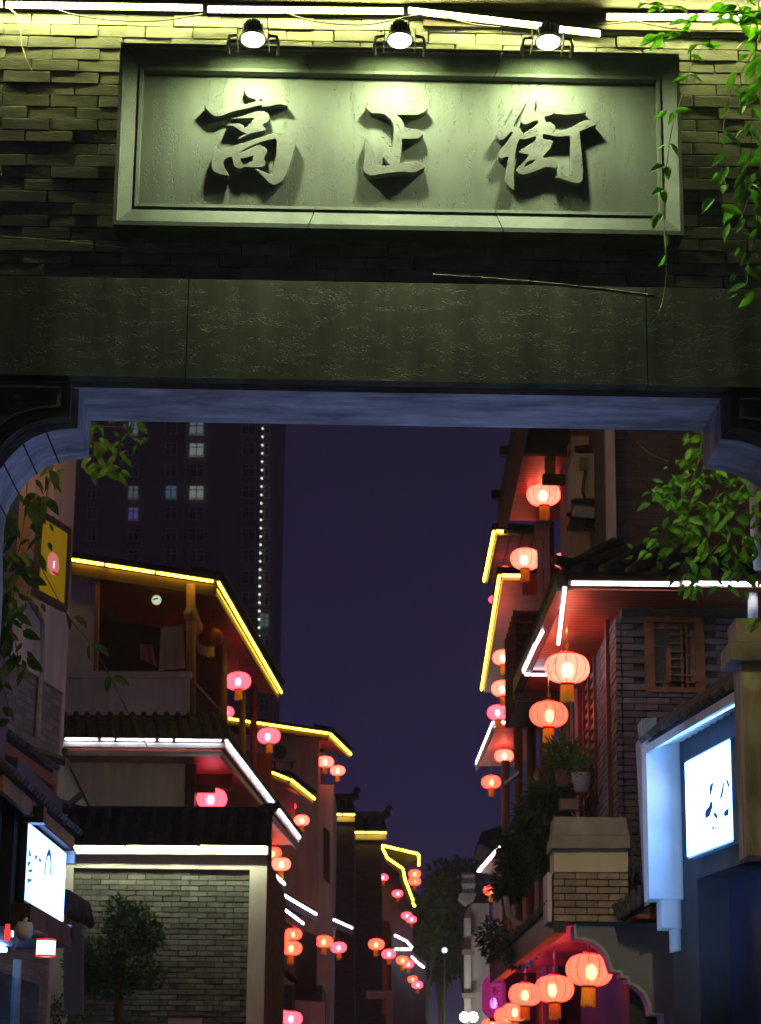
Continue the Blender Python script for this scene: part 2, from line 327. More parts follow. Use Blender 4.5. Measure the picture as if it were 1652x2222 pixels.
char((1420, 380), 340/1652, [(205,205),(300,205),(450,205),(600,190),(750,165),(900,135),(1000,110),(1080,98),(1200,105),(1300,140),(1380,195),(1418,245),(1410,275),(1340,340),(1250,380),(1200,390),(1080,390),(900,388),(810,385),(860,425),(910,470),(940,530),(965,625),(1050,645),(1200,660),(1280,690),(1335,735),(1325,770),(1260,830),(1200,855),(1080,855),(920,850),(915,950),(905,1080),(890,1220),(865,1310),(950,1315),(1050,1300),(1150,1290),(1240,1295),(1310,1335),(1360,1395),(1340,1420),(1260,1465),(1180,1505),(1080,1508),(950,1495),(800,1500),(650,1520),(500,1540),(380,1565),(290,1565),(220,1530),(170,1480),(158,1420),(165,1330),(190,1200),(195,1080),(185,950),(185,870),(220,795),(250,850),(310,950),(360,1040),(372,1110),(355,1250),(350,1355),(420,1365),(550,1370),(695,1360),(640,1330),(590,1250),(550,1160),(620,1155),(690,1165),(715,1080),(735,960),(745,820),(755,680),(745,570),(700,480),(620,410),(560,370),(480,360),(330,355),(270,310),(215,250)])
char((1970, 370), s1, [(365,95),(420,100),(505,130),(470,200),(420,290),(360,390),(310,490),(360,515),(410,530),(440,575),(450,605),(520,560),(600,510),(660,460),(675,445),(660,408),(600,425),(540,455),(480,470),(440,455),(415,430),(430,400),(500,350),(600,295),(640,270),(655,200),(648,58),(720,95),(800,130),(815,190),(860,200),(900,215),(930,235),(1000,250),(1100,225),(1200,205),(1280,200),(1350,230),(1378,275),(1370,295),(1300,310),(1200,320),(1080,330),(1000,322),(900,312),(850,335),(770,355),(765,370),(785,432),(850,432),(900,465),(925,500),(920,550),(880,580),(960,575),(1080,540),(1180,500),(1280,440),(1360,405),(1430,400),(1480,430),(1530,460),(1515,480),(1430,510),(1350,545),(1285,575),(1295,700),(1310,850),(1325,1000),(1335,1130),(1330,1280),(1300,1320),(1250,1335),(1180,1325),(1080,1295),(1000,1265),(925,1228),(1000,1222),(1080,1212),(1145,1203),(1150,1100),(1145,900),(1140,640),(1080,640),(1000,650),(920,645),(850,630),(750,610),(740,640),(750,690),(850,695),(890,710),(880,760),(850,830),(790,890),(745,945),(770,960),(870,945),(920,970),(950,1020),(960,1090),(930,1112),(850,1100),(770,1100),(700,1130),(620,1160),(540,1190),(450,1210),(390,1190),(350,1150),(350,1125),(390,1080),(450,1030),(500,970),(540,910),(480,905),(420,890),(385,865),(450,820),(530,770),(600,730),(645,680),(640,648),(600,655),(520,680),(440,690),(405,680),(370,740),(345,840),(330,950),(325,1050),(318,1200),(320,1330),(328,1430),(310,1435),(260,1400),(215,1350),(180,1280),(185,1210),(210,1100),(235,950),(200,945),(150,970),(105,965),(80,920),(95,870),(150,800),(200,740),(250,670),(300,585),(270,580),(220,640),(160,690),(110,700),(75,665),(50,620),(70,580),(130,520),(200,440),(260,330),(310,220)],
     [[(470,1080),(500,1030),(560,1000),(630,985),(600,1030),(540,1060),(490,1082)]])
# ------------------------------------------------------------------ the three floodlights
def floodlight(px, py, label, power):
    LY = WALL-0.36; c = gv(px, py, LY)
    t = thing('floodlight', label, 'floodlight', GM @ c, group='floodlights over the name board')
    tilt = Matrix.Rotation(math.radians(-13), 4, 'X'); M = Matrix.Translation(c) @ tilt
    def L(prof, n=28): q = GB(); q.lathe(prof, n); q.v = [M @ v for v in q.v]; return q
    L([(0.0, 0.118), (0.026, 0.118), (0.036, 0.108), (0.036, 0.088), (0.046, 0.085), (0.05, 0.03), (0.053, 0.02)]).build('housing', black_metal, t, True)
    for k in range(14):
        a = 2*math.pi*k/14; q = GB(); q.box((0.05*math.cos(a), 0.05*math.sin(a), 0.062), (0.014, 0.004, 0.052), Matrix.Rotation(a, 3, 'Z')); q.v = [M @ v for v in q.v]
        q.build('cooling_fin', black_metal, t)
    L([(0.053, 0.024), (0.066, 0.014), (0.068, 0.0), (0.060, -0.003), (0.056, 0.004)]).build('rim', grey_metal, t, True)
    L([(0.056, 0.004), (0.03, 0.002), (0.0, 0.001)]).build('lens', lens_spot, t)
    for s in (-1, 1):
        q = GB(); q.box((s*0.079, 0.0, 0.030), (0.006, 0.03, 0.075)); q.box((s*0.079, 0.06, 0.004), (0.006, 0.14, 0.022)); q.v = [Matrix.Translation(c) @ v for v in q.v]; q.build('yoke', grey_metal, t)
        q = GB(); q.tube([c+Vector((s*0.083, 0.01, 0.03)), c+Vector((s*0.12, 0.02, 0.03)), c+Vector((s*0.128, 0.04, 0.0)), c+Vector((s*0.125, 0.10, -0.03))], 0.009, 6); q.build('bracket', black_metal, t)
    q = GB(); q.beam((c.x-0.13, LY+0.16, ST+0.012), (c.x+0.13, LY+0.16, ST+0.02), 0.03, 0.012); q.build('mounting_bar', black_metal, t)
    ld = bpy.data.lights.new('floodlight_lamp', 'SPOT'); ld.energy = power; ld.color = (0.82, 1.0, 0.44); ld.spot_size = math.radians(172); ld.spot_blend = 0.75; ld.shadow_soft_size = 0.03
    lo = bpy.data.objects.new('lamp', ld); d = (tilt.to_3x3() @ Vector((0, 0, -1)))
    place(lo, GM @ Matrix.Translation(c+d*0.012) @ Matrix.Rotation(math.radians(16), 4, 'X'), t)
floodlight(549, 86, 'left floodlight with black fins above the first carved character', 52)
floodlight(868, 88, 'middle floodlight with black fins above the second carved character', 52)
floodlight(1190, 92, 'right floodlight with black fins above the third carved character', 50)
# ------------------------------------------------------------------ LED bars under the eave
def led_bar(pts, label, ly=WALL-0.088):
    q = [gv(x, y, ly) for x, y in pts]
    t = thing('led_bar', label, 'light bar', GM @ q[0], group='led bars on the gate')
    h, s = GB(), GB()
    for a, b in zip(q, q[1:]):
        up = Vector((0, 0, 1)); h.beam(a+up*0.016, b+up*0.016, 0.034, 0.012); h.beam(a+Vector((0, 0.016, 0.004)), b+Vector((0, 0.016, 0.004)), 0.004, 0.034)
        s.beam(a, b, 0.014, 0.009); n = int((b-a).length/0.031)
        for k in range(n): s.box(a.lerp(b, (k+.5)/n), (0.016, 0.020, 0.021))
    h.build('housing', black_metal, t); s.build('diode_row', led_top, t)
    for p in (q[0], q[-1]): GB().box(p+Vector((0, 0, 0.004)), (0.01, 0.03, 0.04)).build('end_cap', grey_metal, t)
    cl = GB(); m = q[0].lerp(q[-1], .04); cl.tube([m+Vector((0, 0.02, 0.02)), m+Vector((0, 0.06, 0.05)), m+Vector((0, 0.16, 0.05))], 0.005, 5); cl.build('clip', grey_metal, t)
led_bar([(-260, 6), (8, 9)], 'short end of a glowing led bar in the top left corner')
led_bar([(12, 10), (441, 17)], 'leftmost full glowing led bar under the gate eave')
led_bar([(450, 20), (877, 24)], 'level glowing led bar above the left floodlight')
led_bar([(885, 22), (1206, 60)], 'sagging led bar slanting down to the right floodlight', WALL-0.10)
led_bar([(1213, 63), (1304, 73)], 'short slanting led bar right of the right floodlight', WALL-0.10)
led_bar([(1315, 36), (1622, 38)], 'glowing led bar behind the vine at the upper right')
led_bar([(1630, 39), (1960, 42)], 'led bar end in the upper right corner behind the vine')
def cable(pts, label, r=0.004, m=cable_dark, ly=WALL-0.10, crop=(0, 0), s=1.0, name='cable'):
    q = [gv((crop[0]+x*s), (crop[1]+y*s), ly if not isinstance(ly, list) else ly[i]) for i, (x, y) in enumerate(pts)]
    qq = []
    for i in range(len(q)-1):                    # Catmull-Rom
        a, b, c, d = q[max(i-1, 0)], q[i], q[i+1], q[min(i+2, len(q)-1)]
        for k in range(5):
            t = k/5; qq.append(0.5*((2*b)+(c-a)*t+(2*a-5*b+4*c-d)*t*t+(3*b-a-3*c+d)*t**3))
    qq.append(q[-1]); tag(GB().tube(qq, r, 5).build(name, m), label, 'cable')
s3 = 0.3284
cable([(360,60),(500,100),(700,130),(900,140),(1100,133),(1250,110),(1390,85)], 'dark cable sagging under the leftmost led bar', crop=(0, 0), s=s3)
cable([(45,45),(110,100),(135,200),(140,280),(170,380),(215,470)], 'loose pale wire dangling over bricks at the upper left', 0.003, cable_pale, WALL-0.07, (0, 0), s3)
cable([(-20,1555),(0,1560),(400,1590),(850,1640)], 'thin pale wire stretched across the bricks left of the lintel', 0.002, cable_pale, WALL-0.09, (0, 0), s3)
cable([(230,85),(400,135),(600,160),(800,160),(1000,120),(1150,95),(1240,95),(1350,130),(1500,165),(1652,180)], 'dark cable sagging behind the middle floodlight', crop=(542.5, 0), s=s3)
cable([(550,160),(700,150),(850,135),(950,155),(1100,180),(1300,190),(1652,192)], 'cable strung on bricks beside the vine at the upper right', crop=(1085, 0), s=0.3432)
cable([(940,595),(1100,606),(1270,622),(1420,640)], 'thin sagging wire across the top of the lintel', 0.002, cable_pale, WALL-0.2)
# ------------------------------------------------------------------ more materials
plaster_warm = mat('warm_plaster', (0.66, 0.50, 0.36), 0.9, 0.12, 1.2, 0.1, 30, stain=0.22)
plaster_pale = mat('pale_plaster', (0.74, 0.68, 0.68), 0.9, 0.12, 1.0, 0.1, 25, stain=0.22)
plaster_white = mat('white_plaster', (0.74, 0.74, 0.72), 0.85, 0.12, 2.0, 0.1, 25, stain=0.15)
plaster_grey = mat('grey_plaster', (0.25, 0.26, 0.25), 0.9, 0.18, 1.2, 0.15, 20)
navy_paint = mat('navy_paint', (0.035, 0.038, 0.052), 0.6, 0.25, 2.0, 0.15, 30, stain=0.35)
roof_tile = mat('roof_tile', (0.045, 0.043, 0.05), 0.7, 0.35, 6, 0.3, 50, rnd=0.35)
roof_deck = mat('roof_deck', (0.022, 0.02, 0.024), 0.8, 0.3, 4)
wood_red = mat('red_soffit', (0.50, 0.11, 0.045), 0.38, 0.3, 3, 0.15, 25, spec=0.5, stripe=('Y', 8.0))
wood_red_plain = mat('red_wood', (0.24, 0.05, 0.03), 0.5, 0.3, 4, 0.15, 25)
wood_brown = mat('brown_wood', (0.30, 0.13, 0.05), 0.55, 0.35, 4, 0.2, 20, (1, 1, 0.3))
wood_dark = mat('dark_brown_wood', (0.08, 0.04, 0.025), 0.6, 0.3, 4, 0.2, 20)
wood_orange = mat('orange_wood', (0.42, 0.19, 0.06), 0.6, 0.35, 6, 0.2, 20, (1, 1, 0.2), stripe=('Y', 6.0))
maroon_paint = mat('maroon_paint', (0.09, 0.018, 0.02), 0.45, 0.2, 4)
brick_grey = mat('grey_brick', (0.17, 0.18, 0.165), 0.85, 0.25, 7, 0.35, 50, rnd=0.3)
brick_violet = mat('violet_brick', (0.135, 0.10, 0.10), 0.85, 0.25, 7, 0.3, 50, rnd=0.28)
end_grain = mat('end_grain', (0.55, 0.36, 0.17), 0.8, 0.25, 20)
concrete = mat('concrete', (0.30, 0.27, 0.22), 0.9, 0.25, 5, 0.2, 30)
def brickwall(name, col, joint, bw, bh, rough=0.85):     # far brickwork, too small to pick apart
    m = bpy.data.materials.new(name); m.use_nodes = True; t = m.node_tree; N = t.nodes; L = t.links; b = N['Principled BSDF']; b.inputs['Roughness'].default_value = rough
    g = N.new('ShaderNodeNewGeometry'); s = N.new('ShaderNodeSeparateXYZ'); L.new(g.outputs['Position'], s.inputs[0])
    a = N.new('ShaderNodeMath'); L.new(s.outputs['X'], a.inputs[0]); L.new(s.outputs['Y'], a.inputs[1])
    c = N.new('ShaderNodeCombineXYZ'); L.new(a.outputs[0], c.inputs['X']); L.new(s.outputs['Z'], c.inputs['Y'])
    k = N.new('ShaderNodeTexBrick'); k.inputs['Scale'].default_value = 1.0; k.inputs['Brick Width'].default_value = bw; k.inputs['Row Height'].default_value = bh
    k.inputs['Mortar Size'].default_value = bh*0.09; k.inputs['Color1'].default_value = (*col, 1); k.inputs['Color2'].default_value = (*[q*0.6 for q in col], 1); k.inputs['Mortar'].default_value = (*joint, 1)
    L.new(c.outputs[0], k.inputs['Vector']); L.new(k.outputs['Color'], b.inputs['Base Color'])
    bp = N.new('ShaderNodeBump'); bp.inputs['Strength'].default_value = 0.6; bp.inputs['Distance'].default_value = 0.01; bp.invert = True; L.new(k.outputs['Fac'], bp.inputs['Height']); L.new(bp.outputs[0], b.inputs['Normal'])
    return m
brick_far = brickwall('far_brickwork', (0.17, 0.15, 0.15), (0.09, 0.08, 0.08), 0.245, 0.07)
led_yellow = emitter('led_yellow', (1.0, 0.64, 0.030), 21.0)
led_white = emitter('led_white', (0.95, 0.88, 1.0), 18.0)
led_annex = emitter('led_annex', (1.0, 1.0, 0.62), 120.0)
led_violet = emitter('led_violet', (0.40, 0.10, 1.0), 24.0)
V = Vector
def strip(parent, a, b, m, n=1, r=0.016, gap=0.03, name='light_strip'):
    a, b = V(a), V(b); r = r*0.8
    for k in range(n):
        p, q = a.lerp(b, k/n), a.lerp(b, (k+1)/n); d = (q-p).normalized()*gap*0.5
        o = MB().tube([p+d, q-d], r, 6).build(name, m, parent)
    MB().beam(a+V((0, 0.0, r+0.012)), b+V((0, 0.0, r+0.012)), 0.05, 0.014).build('strip_channel', grey_metal, parent)
TB = {}
def tile_mesh(pitch, L):
    k = (round(pitch, 2), round(L, 2))
    if k not in TB:
        m = MB(); n = 6; r0, r1 = pitch*0.30, pitch*0.25
        for y, r in ((0, r0), (L*1.12, r1)):
            for i in range(n+1):
                t = math.pi*i/n; m.v.append(V((math.cos(t)*r, y, math.sin(t)*r)))
        for i in range(n): m.f.append([i, i+1, n+2+i, n+1+i])
        m.f.append(list(range(n+1))[::-1])
        TB[k] = m.mesh('tile', roof_tile, True)
    return TB[k]
def tile_roof(parent, A, B, Cc, D, pitch=0.2, L=0.24, deck=0.06, rows=None, ends=True):
    """A-B lower edge, D-C upper edge; barrel tiles laid on a deck, each tile its own piece"""
    A, B, Cc, D = V(A), V(B), V(Cc), V(D)
    nrm = (B-A).cross(D-A).normalized()
    if nrm.z < 0: nrm = -nrm
    MB().slab([A, B, Cc, D], -nrm*deck).build('roof_deck', roof_deck, parent)
    w = (B-A).length; n = max(2, int(w/pitch)); sl = (D-A).length; nr = rows or max(1, int(sl/L)); LL = sl/nr
    me = tile_mesh(pitch, LL)
    for i in range(n):
        t = (i+.5)/n; lo, hi = A.lerp(B, t), D.lerp(Cc, t); yv = (hi-lo).normalized(); xv = yv.cross(nrm).normalized()
        step = (hi-lo)/nr
        for j in range(nr):
            o = lo+step*j-yv*0.04+nrm*0.012+V((R.uniform(-.004, .004), 0, R.uniform(-.003, .003)))
            M = Matrix((xv, yv, nrm)).transposed().to_4x4(); M.translation = o
            inst('tile', me, M @ Matrix.Rotation(R.uniform(-.02, .02), 4, 'Z'), parent)
def bar(name, a, b, wd, h, m, parent): return MB().beam(a, b, wd, h).build(name, m, parent)
def pq(pts, Y): return [P(x, y, Y) for x, y in pts]
def front(name, pts, Y, m, parent, th=0.2): return slab(name, pq(pts, Y), (0, th, 0), m, parent)
BRM = {}
def brick_mesh(m, L, h, d=0.05):
    k = (m.name, L, h)
    if k not in BRM:
        BRM[k] = []
        for i in range(4):
            b = bmesh.new(); bmesh.ops.create_cube(b, size=1.0); bmesh.ops.bevel(b, geom=list(b.edges), offset=0.05, segments=1, affect='EDGES')
            for v in b.verts:
                v.co = V((v.co.x*L, v.co.y*d, v.co.z*h)); nn = noise.noise_vector(v.co*30+V((i*7.3, 1, 0))); v.co += nn*0.003
            me = bpy.data.meshes.new('brick'); b.to_mesh(me); b.free(); me.materials.append(m); BRM[k].append(me)
    return BRM[k]
def brick_panel(parent, o, ux, w, h, m, Lx=0.245, rh=0.0705, skip=None, depth=0.05, tilt=0.02, proud=0.006):
    """courses of single bricks from o (lower left) along ux"""
    ux = V(ux).normalized(); n = ux.cross(V((0, 0, 1))); ms = brick_mesh(m, Lx-0.010, rh-0.010, depth)
    M0 = Matrix((ux, -n, V((0, 0, 1)))).transposed().to_4x4()
    rows = int(h/rh)
    for r in range(rows):
        x = -Lx/2 if r % 2 else 0.0
        x += 0.004
        while x < w-0.02:
            a, b = max(x, 0), min(x+Lx, w)
            if b-a > 0.05 and not (skip and skip((a+b)/2, (r+.5)*rh)):
                M = M0.copy(); M.translation = o+ux*((a+b)/2)+V((0, 0, (r+.5)*rh))+n*R.uniform(-proud, proud)
                inst('brick', R.choice(ms), M @ Matrix.Rotation(R.uniform(-tilt, tilt), 4, 'X') @ Matrix.Rotation(R.uniform(-.006, .006), 4, 'Y') @ Matrix.Diagonal(((b-a-0.01)/(Lx-0.01), 1, 1, 1)), parent)
            x += Lx
# ------------------------------------------------------------------ far tower block
tower = thing('tower_block', 'dark high-rise tower block behind the left roofs with few lit windows', 'building', (-45, 290, 0))
tw_wall = mat('tower_wall', (0.30, 0.20, 0.22), 0.9, 0.15, 0.1); tw_dark = mat('tower_glass', (0.03, 0.028, 0.035), 0.5, 0.1); tw_frame = mat('tower_window_frame', (0.7, 0.5, 0.55), 0.7)
YT = 290.0; TX = P(606, 925, YT).x
MB().box((TX-36, YT+10, 62), (72, 20, 124)).build('wall', tw_wall, tower)
for px in (352, 520): MB().box((P(px, 1200, YT).x, YT-0.5, 62), (5.5, 1.6, 123)).build('bay', tw_wall, tower)
lit = {(427, 925): 'c', (427, 976): 'w', (425, 1062): 'w', (370, 1063): 'b', (294, 1078): 'g', (288, 1128): 'v', (296, 938): 'c', (574, 1230): 'y', (573, 1328): 'g', (345, 1213): 'd', (293,1080):'g'}
lm = {'c': emitter('lit_window_cool', (0.75, 1.0, 0.95), 0.13), 'w': emitter('lit_window_white', (0.9, 1.0, 0.9), 0.2), 'b': emitter('lit_window_blue', (0.4, 0.7, 1.0), 0.12), 'g': emitter('lit_window_grey', (0.5, 0.65, 0.7), 0.13), 'v': emitter('lit_window_violet', (0.32, 0.3, 0.9), 0.17), 'y': emitter('lit_window_warm', (0.75, 0.7, 0.45), 0.12), 'd': emitter('lit_window_dim', (0.5, 0.4, 0.05), 0.12)}
cols = [(200, 20), (290, 24), (372, 26), (427, 34), (540, 30), (574, 22)]
for cx, ww in cols:
    for r in range(-1, 14):
        y = 976-46.5*(-r)+0 if False else 930+46.3*r
        k = min(lit, key=lambda q: abs(q[0]-cx)+abs(q[1]-y)); on = abs(k[0]-cx) < 14 and abs(k[1]-y) < 21 and lit[k]
        c = P(cx, y, YT-0.2 if cx not in (372, 540) else YT-1.5); wd = ww/4970*YT; h = 1.75
        wn = MB().box(c, (wd, 0.5, h)).build('window', lm[on] if on else tw_dark, tower)
        f = MB(); 
        for s in (-.5, 0, .5): f.box(c+V((wd*s, -0.3, 0)), (0.13, 0.12, h+0.12))
        for s in (-.5, .18, .5): f.box(c+V((0, -0.3, h*s)), (wd+.12, 0.10, 0.10))
        f.build('frame', tw_frame, wn)
for k in range(26):                             # chain of small lamps down the corner
    a = P(570-(569-561)*k/25, 930+18.0*k, YT-1.2)
    MB().lathe([(0.0, -.17), (.13, -.1), (.17, 0), (.13, .1), (0, .17)], 8, a).build('facade_lamp', lm['w'] if False else MT.get('facade_led') or emitter('facade_led', (0.75, 1.0, 0.75), 1.6), tower)
# ------------------------------------------------------------------ near left house with plaster side wall
h0 = thing('plaster_house', 'warm plastered house wall at the left edge behind the vine', 'house', (-3.2, 20, 0))
L0X = P(141, 1500, 22.0).x
def l0(Y): return L0X+0.148*(Y-22)            # plan line of its street wall
yb = 22.0
def L0(px, py):                                 # picture point on that wall
    d = ray(px, py); t = (L0X+0.148*(CP.y-22)-CP.x)/(d.x-0.148*d.y); return CP+d*t
ztop = L0(160, 990).z; zmid = L0(140, 1505).z
def wq(z0, z1, Y0=14.5, Y1=yb): return [V((l0(Y0), Y0, z0)), V((l0(Y1), Y1, z0)), V((l0(Y1), Y1, z1)), V((l0(Y0), Y0, z1))]
MB().slab(wq(zmid, 9.5), (-3, 0, 0)).build('upper_wall', plaster_warm, h0)
MB().slab([p+V((-0.03, 0, 0)) for p in wq(0, zmid)], (-3, 0, 0)).build('lower_wall', brickwall('house_brickwork', (0.36, 0.27, 0.19), (0.2, 0.15, 0.11), 0.245, 0.07), h0)
MB().slab([V((l0(yb)-0.02, yb, 0)), V((l0(yb)-3, yb, 0)), V((l0(yb)-3, yb, 9.5)), V((l0(yb)-0.02, yb, 9.5))], (0, .2, 0)).build('end_wall', plaster_warm, h0)
ze0 = L0(165, 885).z                            # its own yellow lit eave, above the lintel
p, q = V((l0(17)+.14, 17, ze0)), V((l0(yb-.9)+.14, yb-.9, ze0))
strip(h0, p, q, emitter('led_house', (1.0, 0.45, 0.05), 110.0), 4, .024)
MB().slab([p+V((.04, 0, .05)), q+V((.04, 0, .05)), q+V((-1.2, 0, .30)), p+V((-1.2, 0, .30))], (0, 0, .1)).build('roof', roof_deck, h0)
# framed yellow window, turned towards the gate
a, b, c, d = (P(82, 1112, 19.6), P(150, 1127, 20.3), P(139, 1299, 20.3), P(70, 1284, 19.6))
b = V((b.x, b.y, a.z)); wdw = slab('window', [a, b, V((b.x, b.y, d.z)), V((a.x, a.y, d.z))], (0.0, 0.12, 0), wood_dark, h0)
ex = (b-a).normalized(); nn = ex.cross(V((0, 0, 1))); ww = (b-a).length; hh = a.z-d.z
for p0, p1 in (((0, 0), (1, 0)), ((0, 1), (1, 1))):
    bar('frame', a+ex*ww*p0[0]-V((0, 0, hh*p0[1])), a+ex*ww*p1[0]-V((0, 0, hh*p1[1])), 0.06, 0.06, wood_dark, wdw)
for t in (0.03, 0.97): bar('frame', a+ex*ww*t+nn*0.01, a+ex*ww*t+nn*0.01-V((0, 0, hh)), 0.06, 0.05, wood_dark, wdw)
MB().slab([a+ex*0.03+nn*0.012-V((0, 0, .03)), b-ex*0.03+nn*0.012-V((0, 0, .03)), b-ex*0.03+nn*0.012-V((0, 0, hh-.03)), a+ex*0.03+nn*0.012-V((0, 0, hh-.03))], -nn*0.01).build('pane', mat('yellow_pane', (0.55, 0.36, 0.02), 0.2, 0.1, 3, emit=(0.9, 0.50, 0.0), es=0.15), wdw)
pc = a+ex*ww*0.52-V((0, 0, hh*0.53))+nn*0.02
fr = Matrix((ex, V((0, 0, 1)), ex.cross(V((0, 0, 1))))).transposed().to_4x4(); fr.translation = pc
el = [(0.125*math.cos(t*math.pi/14), 0.105*math.sin(t*math.pi/14)) for t in range(28)]
flat('lantern_picture', el, fr, 0.008, emitter('lantern_picture', (1.0, 0.26, 0.24), 0.6), wdw)
flat('lantern_picture_base', [(-.02, -.09), (.115, -.09), (.115, -.07), (-.02, -.07)], Matrix.Translation(nn*0.003) @ fr, 0.008, emitter('lantern_picture_base', (0.6, 0.02, 0.02), 0.5), wdw)
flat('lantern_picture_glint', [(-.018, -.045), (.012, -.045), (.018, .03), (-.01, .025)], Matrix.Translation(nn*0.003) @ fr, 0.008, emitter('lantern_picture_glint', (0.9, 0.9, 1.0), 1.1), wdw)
MB().tube([L0(60, 1300), L0(84, 1335), L0(90, 1350), L0(90, 1440), L0(80, 1600)], 0.035, 8).build('drain_pipe', grey_metal, h0)
# tiled eaves on that wall
for (ea, eb, dz, lift) in (((-60, 1545), (118, 1672), 0.34, 0.0),):
    p, q = P(*ea, 17.4), P(*eb, 20.6); q.z = p.z+(P(*eb, 20.6).z-p.z)
    u = V((-0.55, 0.08, 0.32))
    tile_roof(h0, p, q, q+u, p+u, 0.17, 0.2)
    bar('fascia', p-V((0.03, 0, 0.09)), q-V((0.03, 0, 0.09)), 0.05, 0.10, wood_red_plain, h0)
    tip = MB().tube([q+u, q+u*0.6+V((0.05, 0.12, 0.02)), q+V((0.06, 0.22, 0.12)), q+V((0.05, 0.27, 0.24))], [0.06, 0.055, 0.045, 0.03], 6); tip.build('ridge_end', roof_tile, h0)
    MB().tube([p+u, q+u], 0.05, 6).build('ridge', roof_tile, h0)
bar('window_frame', L0(108, 1700), L0(108, 1790), 0.1, 0.1, maroon_paint, h0)
# ------------------------------------------------------------------ left shop with the lit sign box
s0 = thing('sign_shop', 'navy shop front at the left edge under a small tiled canopy', 'shop', (-2.6, 16.5, 0))
X0 = P(47, 1791, 16.0).x
def SX(px, py): return PX(px, py, X0)
zt, zb = SX(47, 1788).z, SX(40, 1953).z
ya, ye = SX(47, 1791).y, SX(128, 1845).y
MB().box((X0-0.8, (ya+ye)/2+0.02, (zt+0.45+zb-0.2)/2), (1.56, ye-ya+0.42, zt-zb+0.66)).build('wall', navy_paint, s0)
MB().box((X0-0.9, ya-1.55, 3.3), (1.6, 2.6, 6.6-1.2)).build('side_pier', navy_paint, s0)
p, q = P(-60, 1722, 14.9), P(142, 1838, 18.6); q.z = p.z; u = V((-0.5, 0.0, 0.36))
p = V((X0+0.10, 14.6, P(140, 1822, 18.0).z+.06)); q = V((X0+0.10, ye+0.25, p.z))
tile_roof(s0, p, q, q+u, p+u, 0.15, 0.2)
bar('fascia', p-V((.03, 0, .08)), q-V((.03, 0, .08)), 0.04, 0.11, wood_brown, s0)
MB().box((X0+0.05, (ya+ye)/2, p.z-0.13), (0.1, ye-ya+.4, 0.02)).build('canopy_soffit', wood_dark, s0)
MB().tube([q+u+V((0, -3.4, 0)), q+u, q+V((-0.1, .14, .26)), q+V((0, .2, .36))], [0.05, 0.05, 0.04, 0.03], 6).build('ridge', roof_tile, s0)
for y, z in ((ye+0.10, zt-0.02), (ye+0.10, zb-0.07)): MB().box((X0+0.06, y, z), (0.12, 0.08, 0.1)).build('bracket', plaster_white, s0)
MB().box((X0+0.09, ya-0.03, zt+0.06), (0.16, 0.14, 0.12)).build('lamp_box', black_metal, s0)
MB().box((X0+0.05, (ya+ye)/2, zb-0.12), (0.14, ye-ya+0.3, 0.16)).build('lower_beam', wood_dark, s0)
lower = bpy.data.materials.new('shop_glass'); lower.use_nodes = True; t_ = lower.node_tree; N_ = t_.nodes; N_.clear()
o_ = N_.new('ShaderNodeOutputMaterial'); tr_ = N_.new('ShaderNodeBsdfTransparent'); tr_.inputs[0].default_value = (0.55, 0.72, 0.9, 1); gs_ = N_.new('ShaderNodeBsdfGlossy'); gs_.inputs['Roughness'].default_value = 0.05; mx_ = N_.new('ShaderNodeMixShader'); mx_.inputs[0].default_value = 0.12
t_.links.new(tr_.outputs[0], mx_.inputs[1]); t_.links.new(gs_.outputs[0], mx_.inputs[2]); t_.links.new(mx_.outputs[0], o_.inputs[0])
MB().box((X0-0.5, (ya+ye)/2+0.1, zb-0.235), (0.28, ye-ya-0.4, 0.03)).build('ceiling_light', emitter('shop_ceiling_light', (0.30, 0.52, 1.0), 30.0), s0)
MB().box((X0-1.1, (ya+ye)/2, (zb-0.26)/2), (0.1, ye-ya+0.3, zb-0.26)).build('back_wall', mat('shop_wall', (0.45, 0.6, 0.85), 0.8), s0)
for t0, t1 in ((-0.35, 0.38), (0.42, 1.02)):
    MB().box((X0-0.12, ya+(ye-ya)*(t0+t1)/2, (zb-0.5)/2), (0.02, (ye-ya)*(t1-t0), zb-0.5)).build('glass_pane', lower, s0)
MB().box((X0-0.1, ya+(ye-ya)*0.40, zb/2-0.2), (0.06, 0.05, zb-0.35)).build('mullion', grey_metal, s0)
bd = thing('sign_box', 'white backlit sign box with small blue marks at the left edge', 'sign', (X0, (ya+ye)/2, zb))
MB().box((X0+0.025, (ya+ye)/2, (zt+zb)/2), (0.05, ye-ya+0.04, zt-zb+0.04)).build('case', navy_paint, bd)
MB().box((X0+0.055, (ya+ye)/2, (zt+zb)/2), (0.012, ye-ya, zt-zb)).build('light_panel', emitter('sign_panel_left', (0.22, 0.42, 1.0), 6.5), bd)
def sign_mark(poly, crop, s, X, m, parent, nrm=1, off=0.066):
    mx_ = sum(p[0] for p in poly)/len(poly); my_ = sum(p[1] for p in poly)/len(poly); poly = [(mx_+(a-mx_)*1.3, my_+(b-my_)*1.22) for a, b in poly]
    pts = [PX((crop[0]+x*s)*0.54253, (crop[1]+y*s)*0.54253, X+off*nrm) for x, y in poly]
    return MB().slab(pts, (0.003*nrm, 0, 0)).build('mark', m, parent)
mb_ = emitter('sign_mark_blue', (0.06, 0.36, 0.75), 0.6); md = emitter('sign_mark_dark_blue', (0.06, 0.14, 0.5), 0.6)
sL = 330/1467
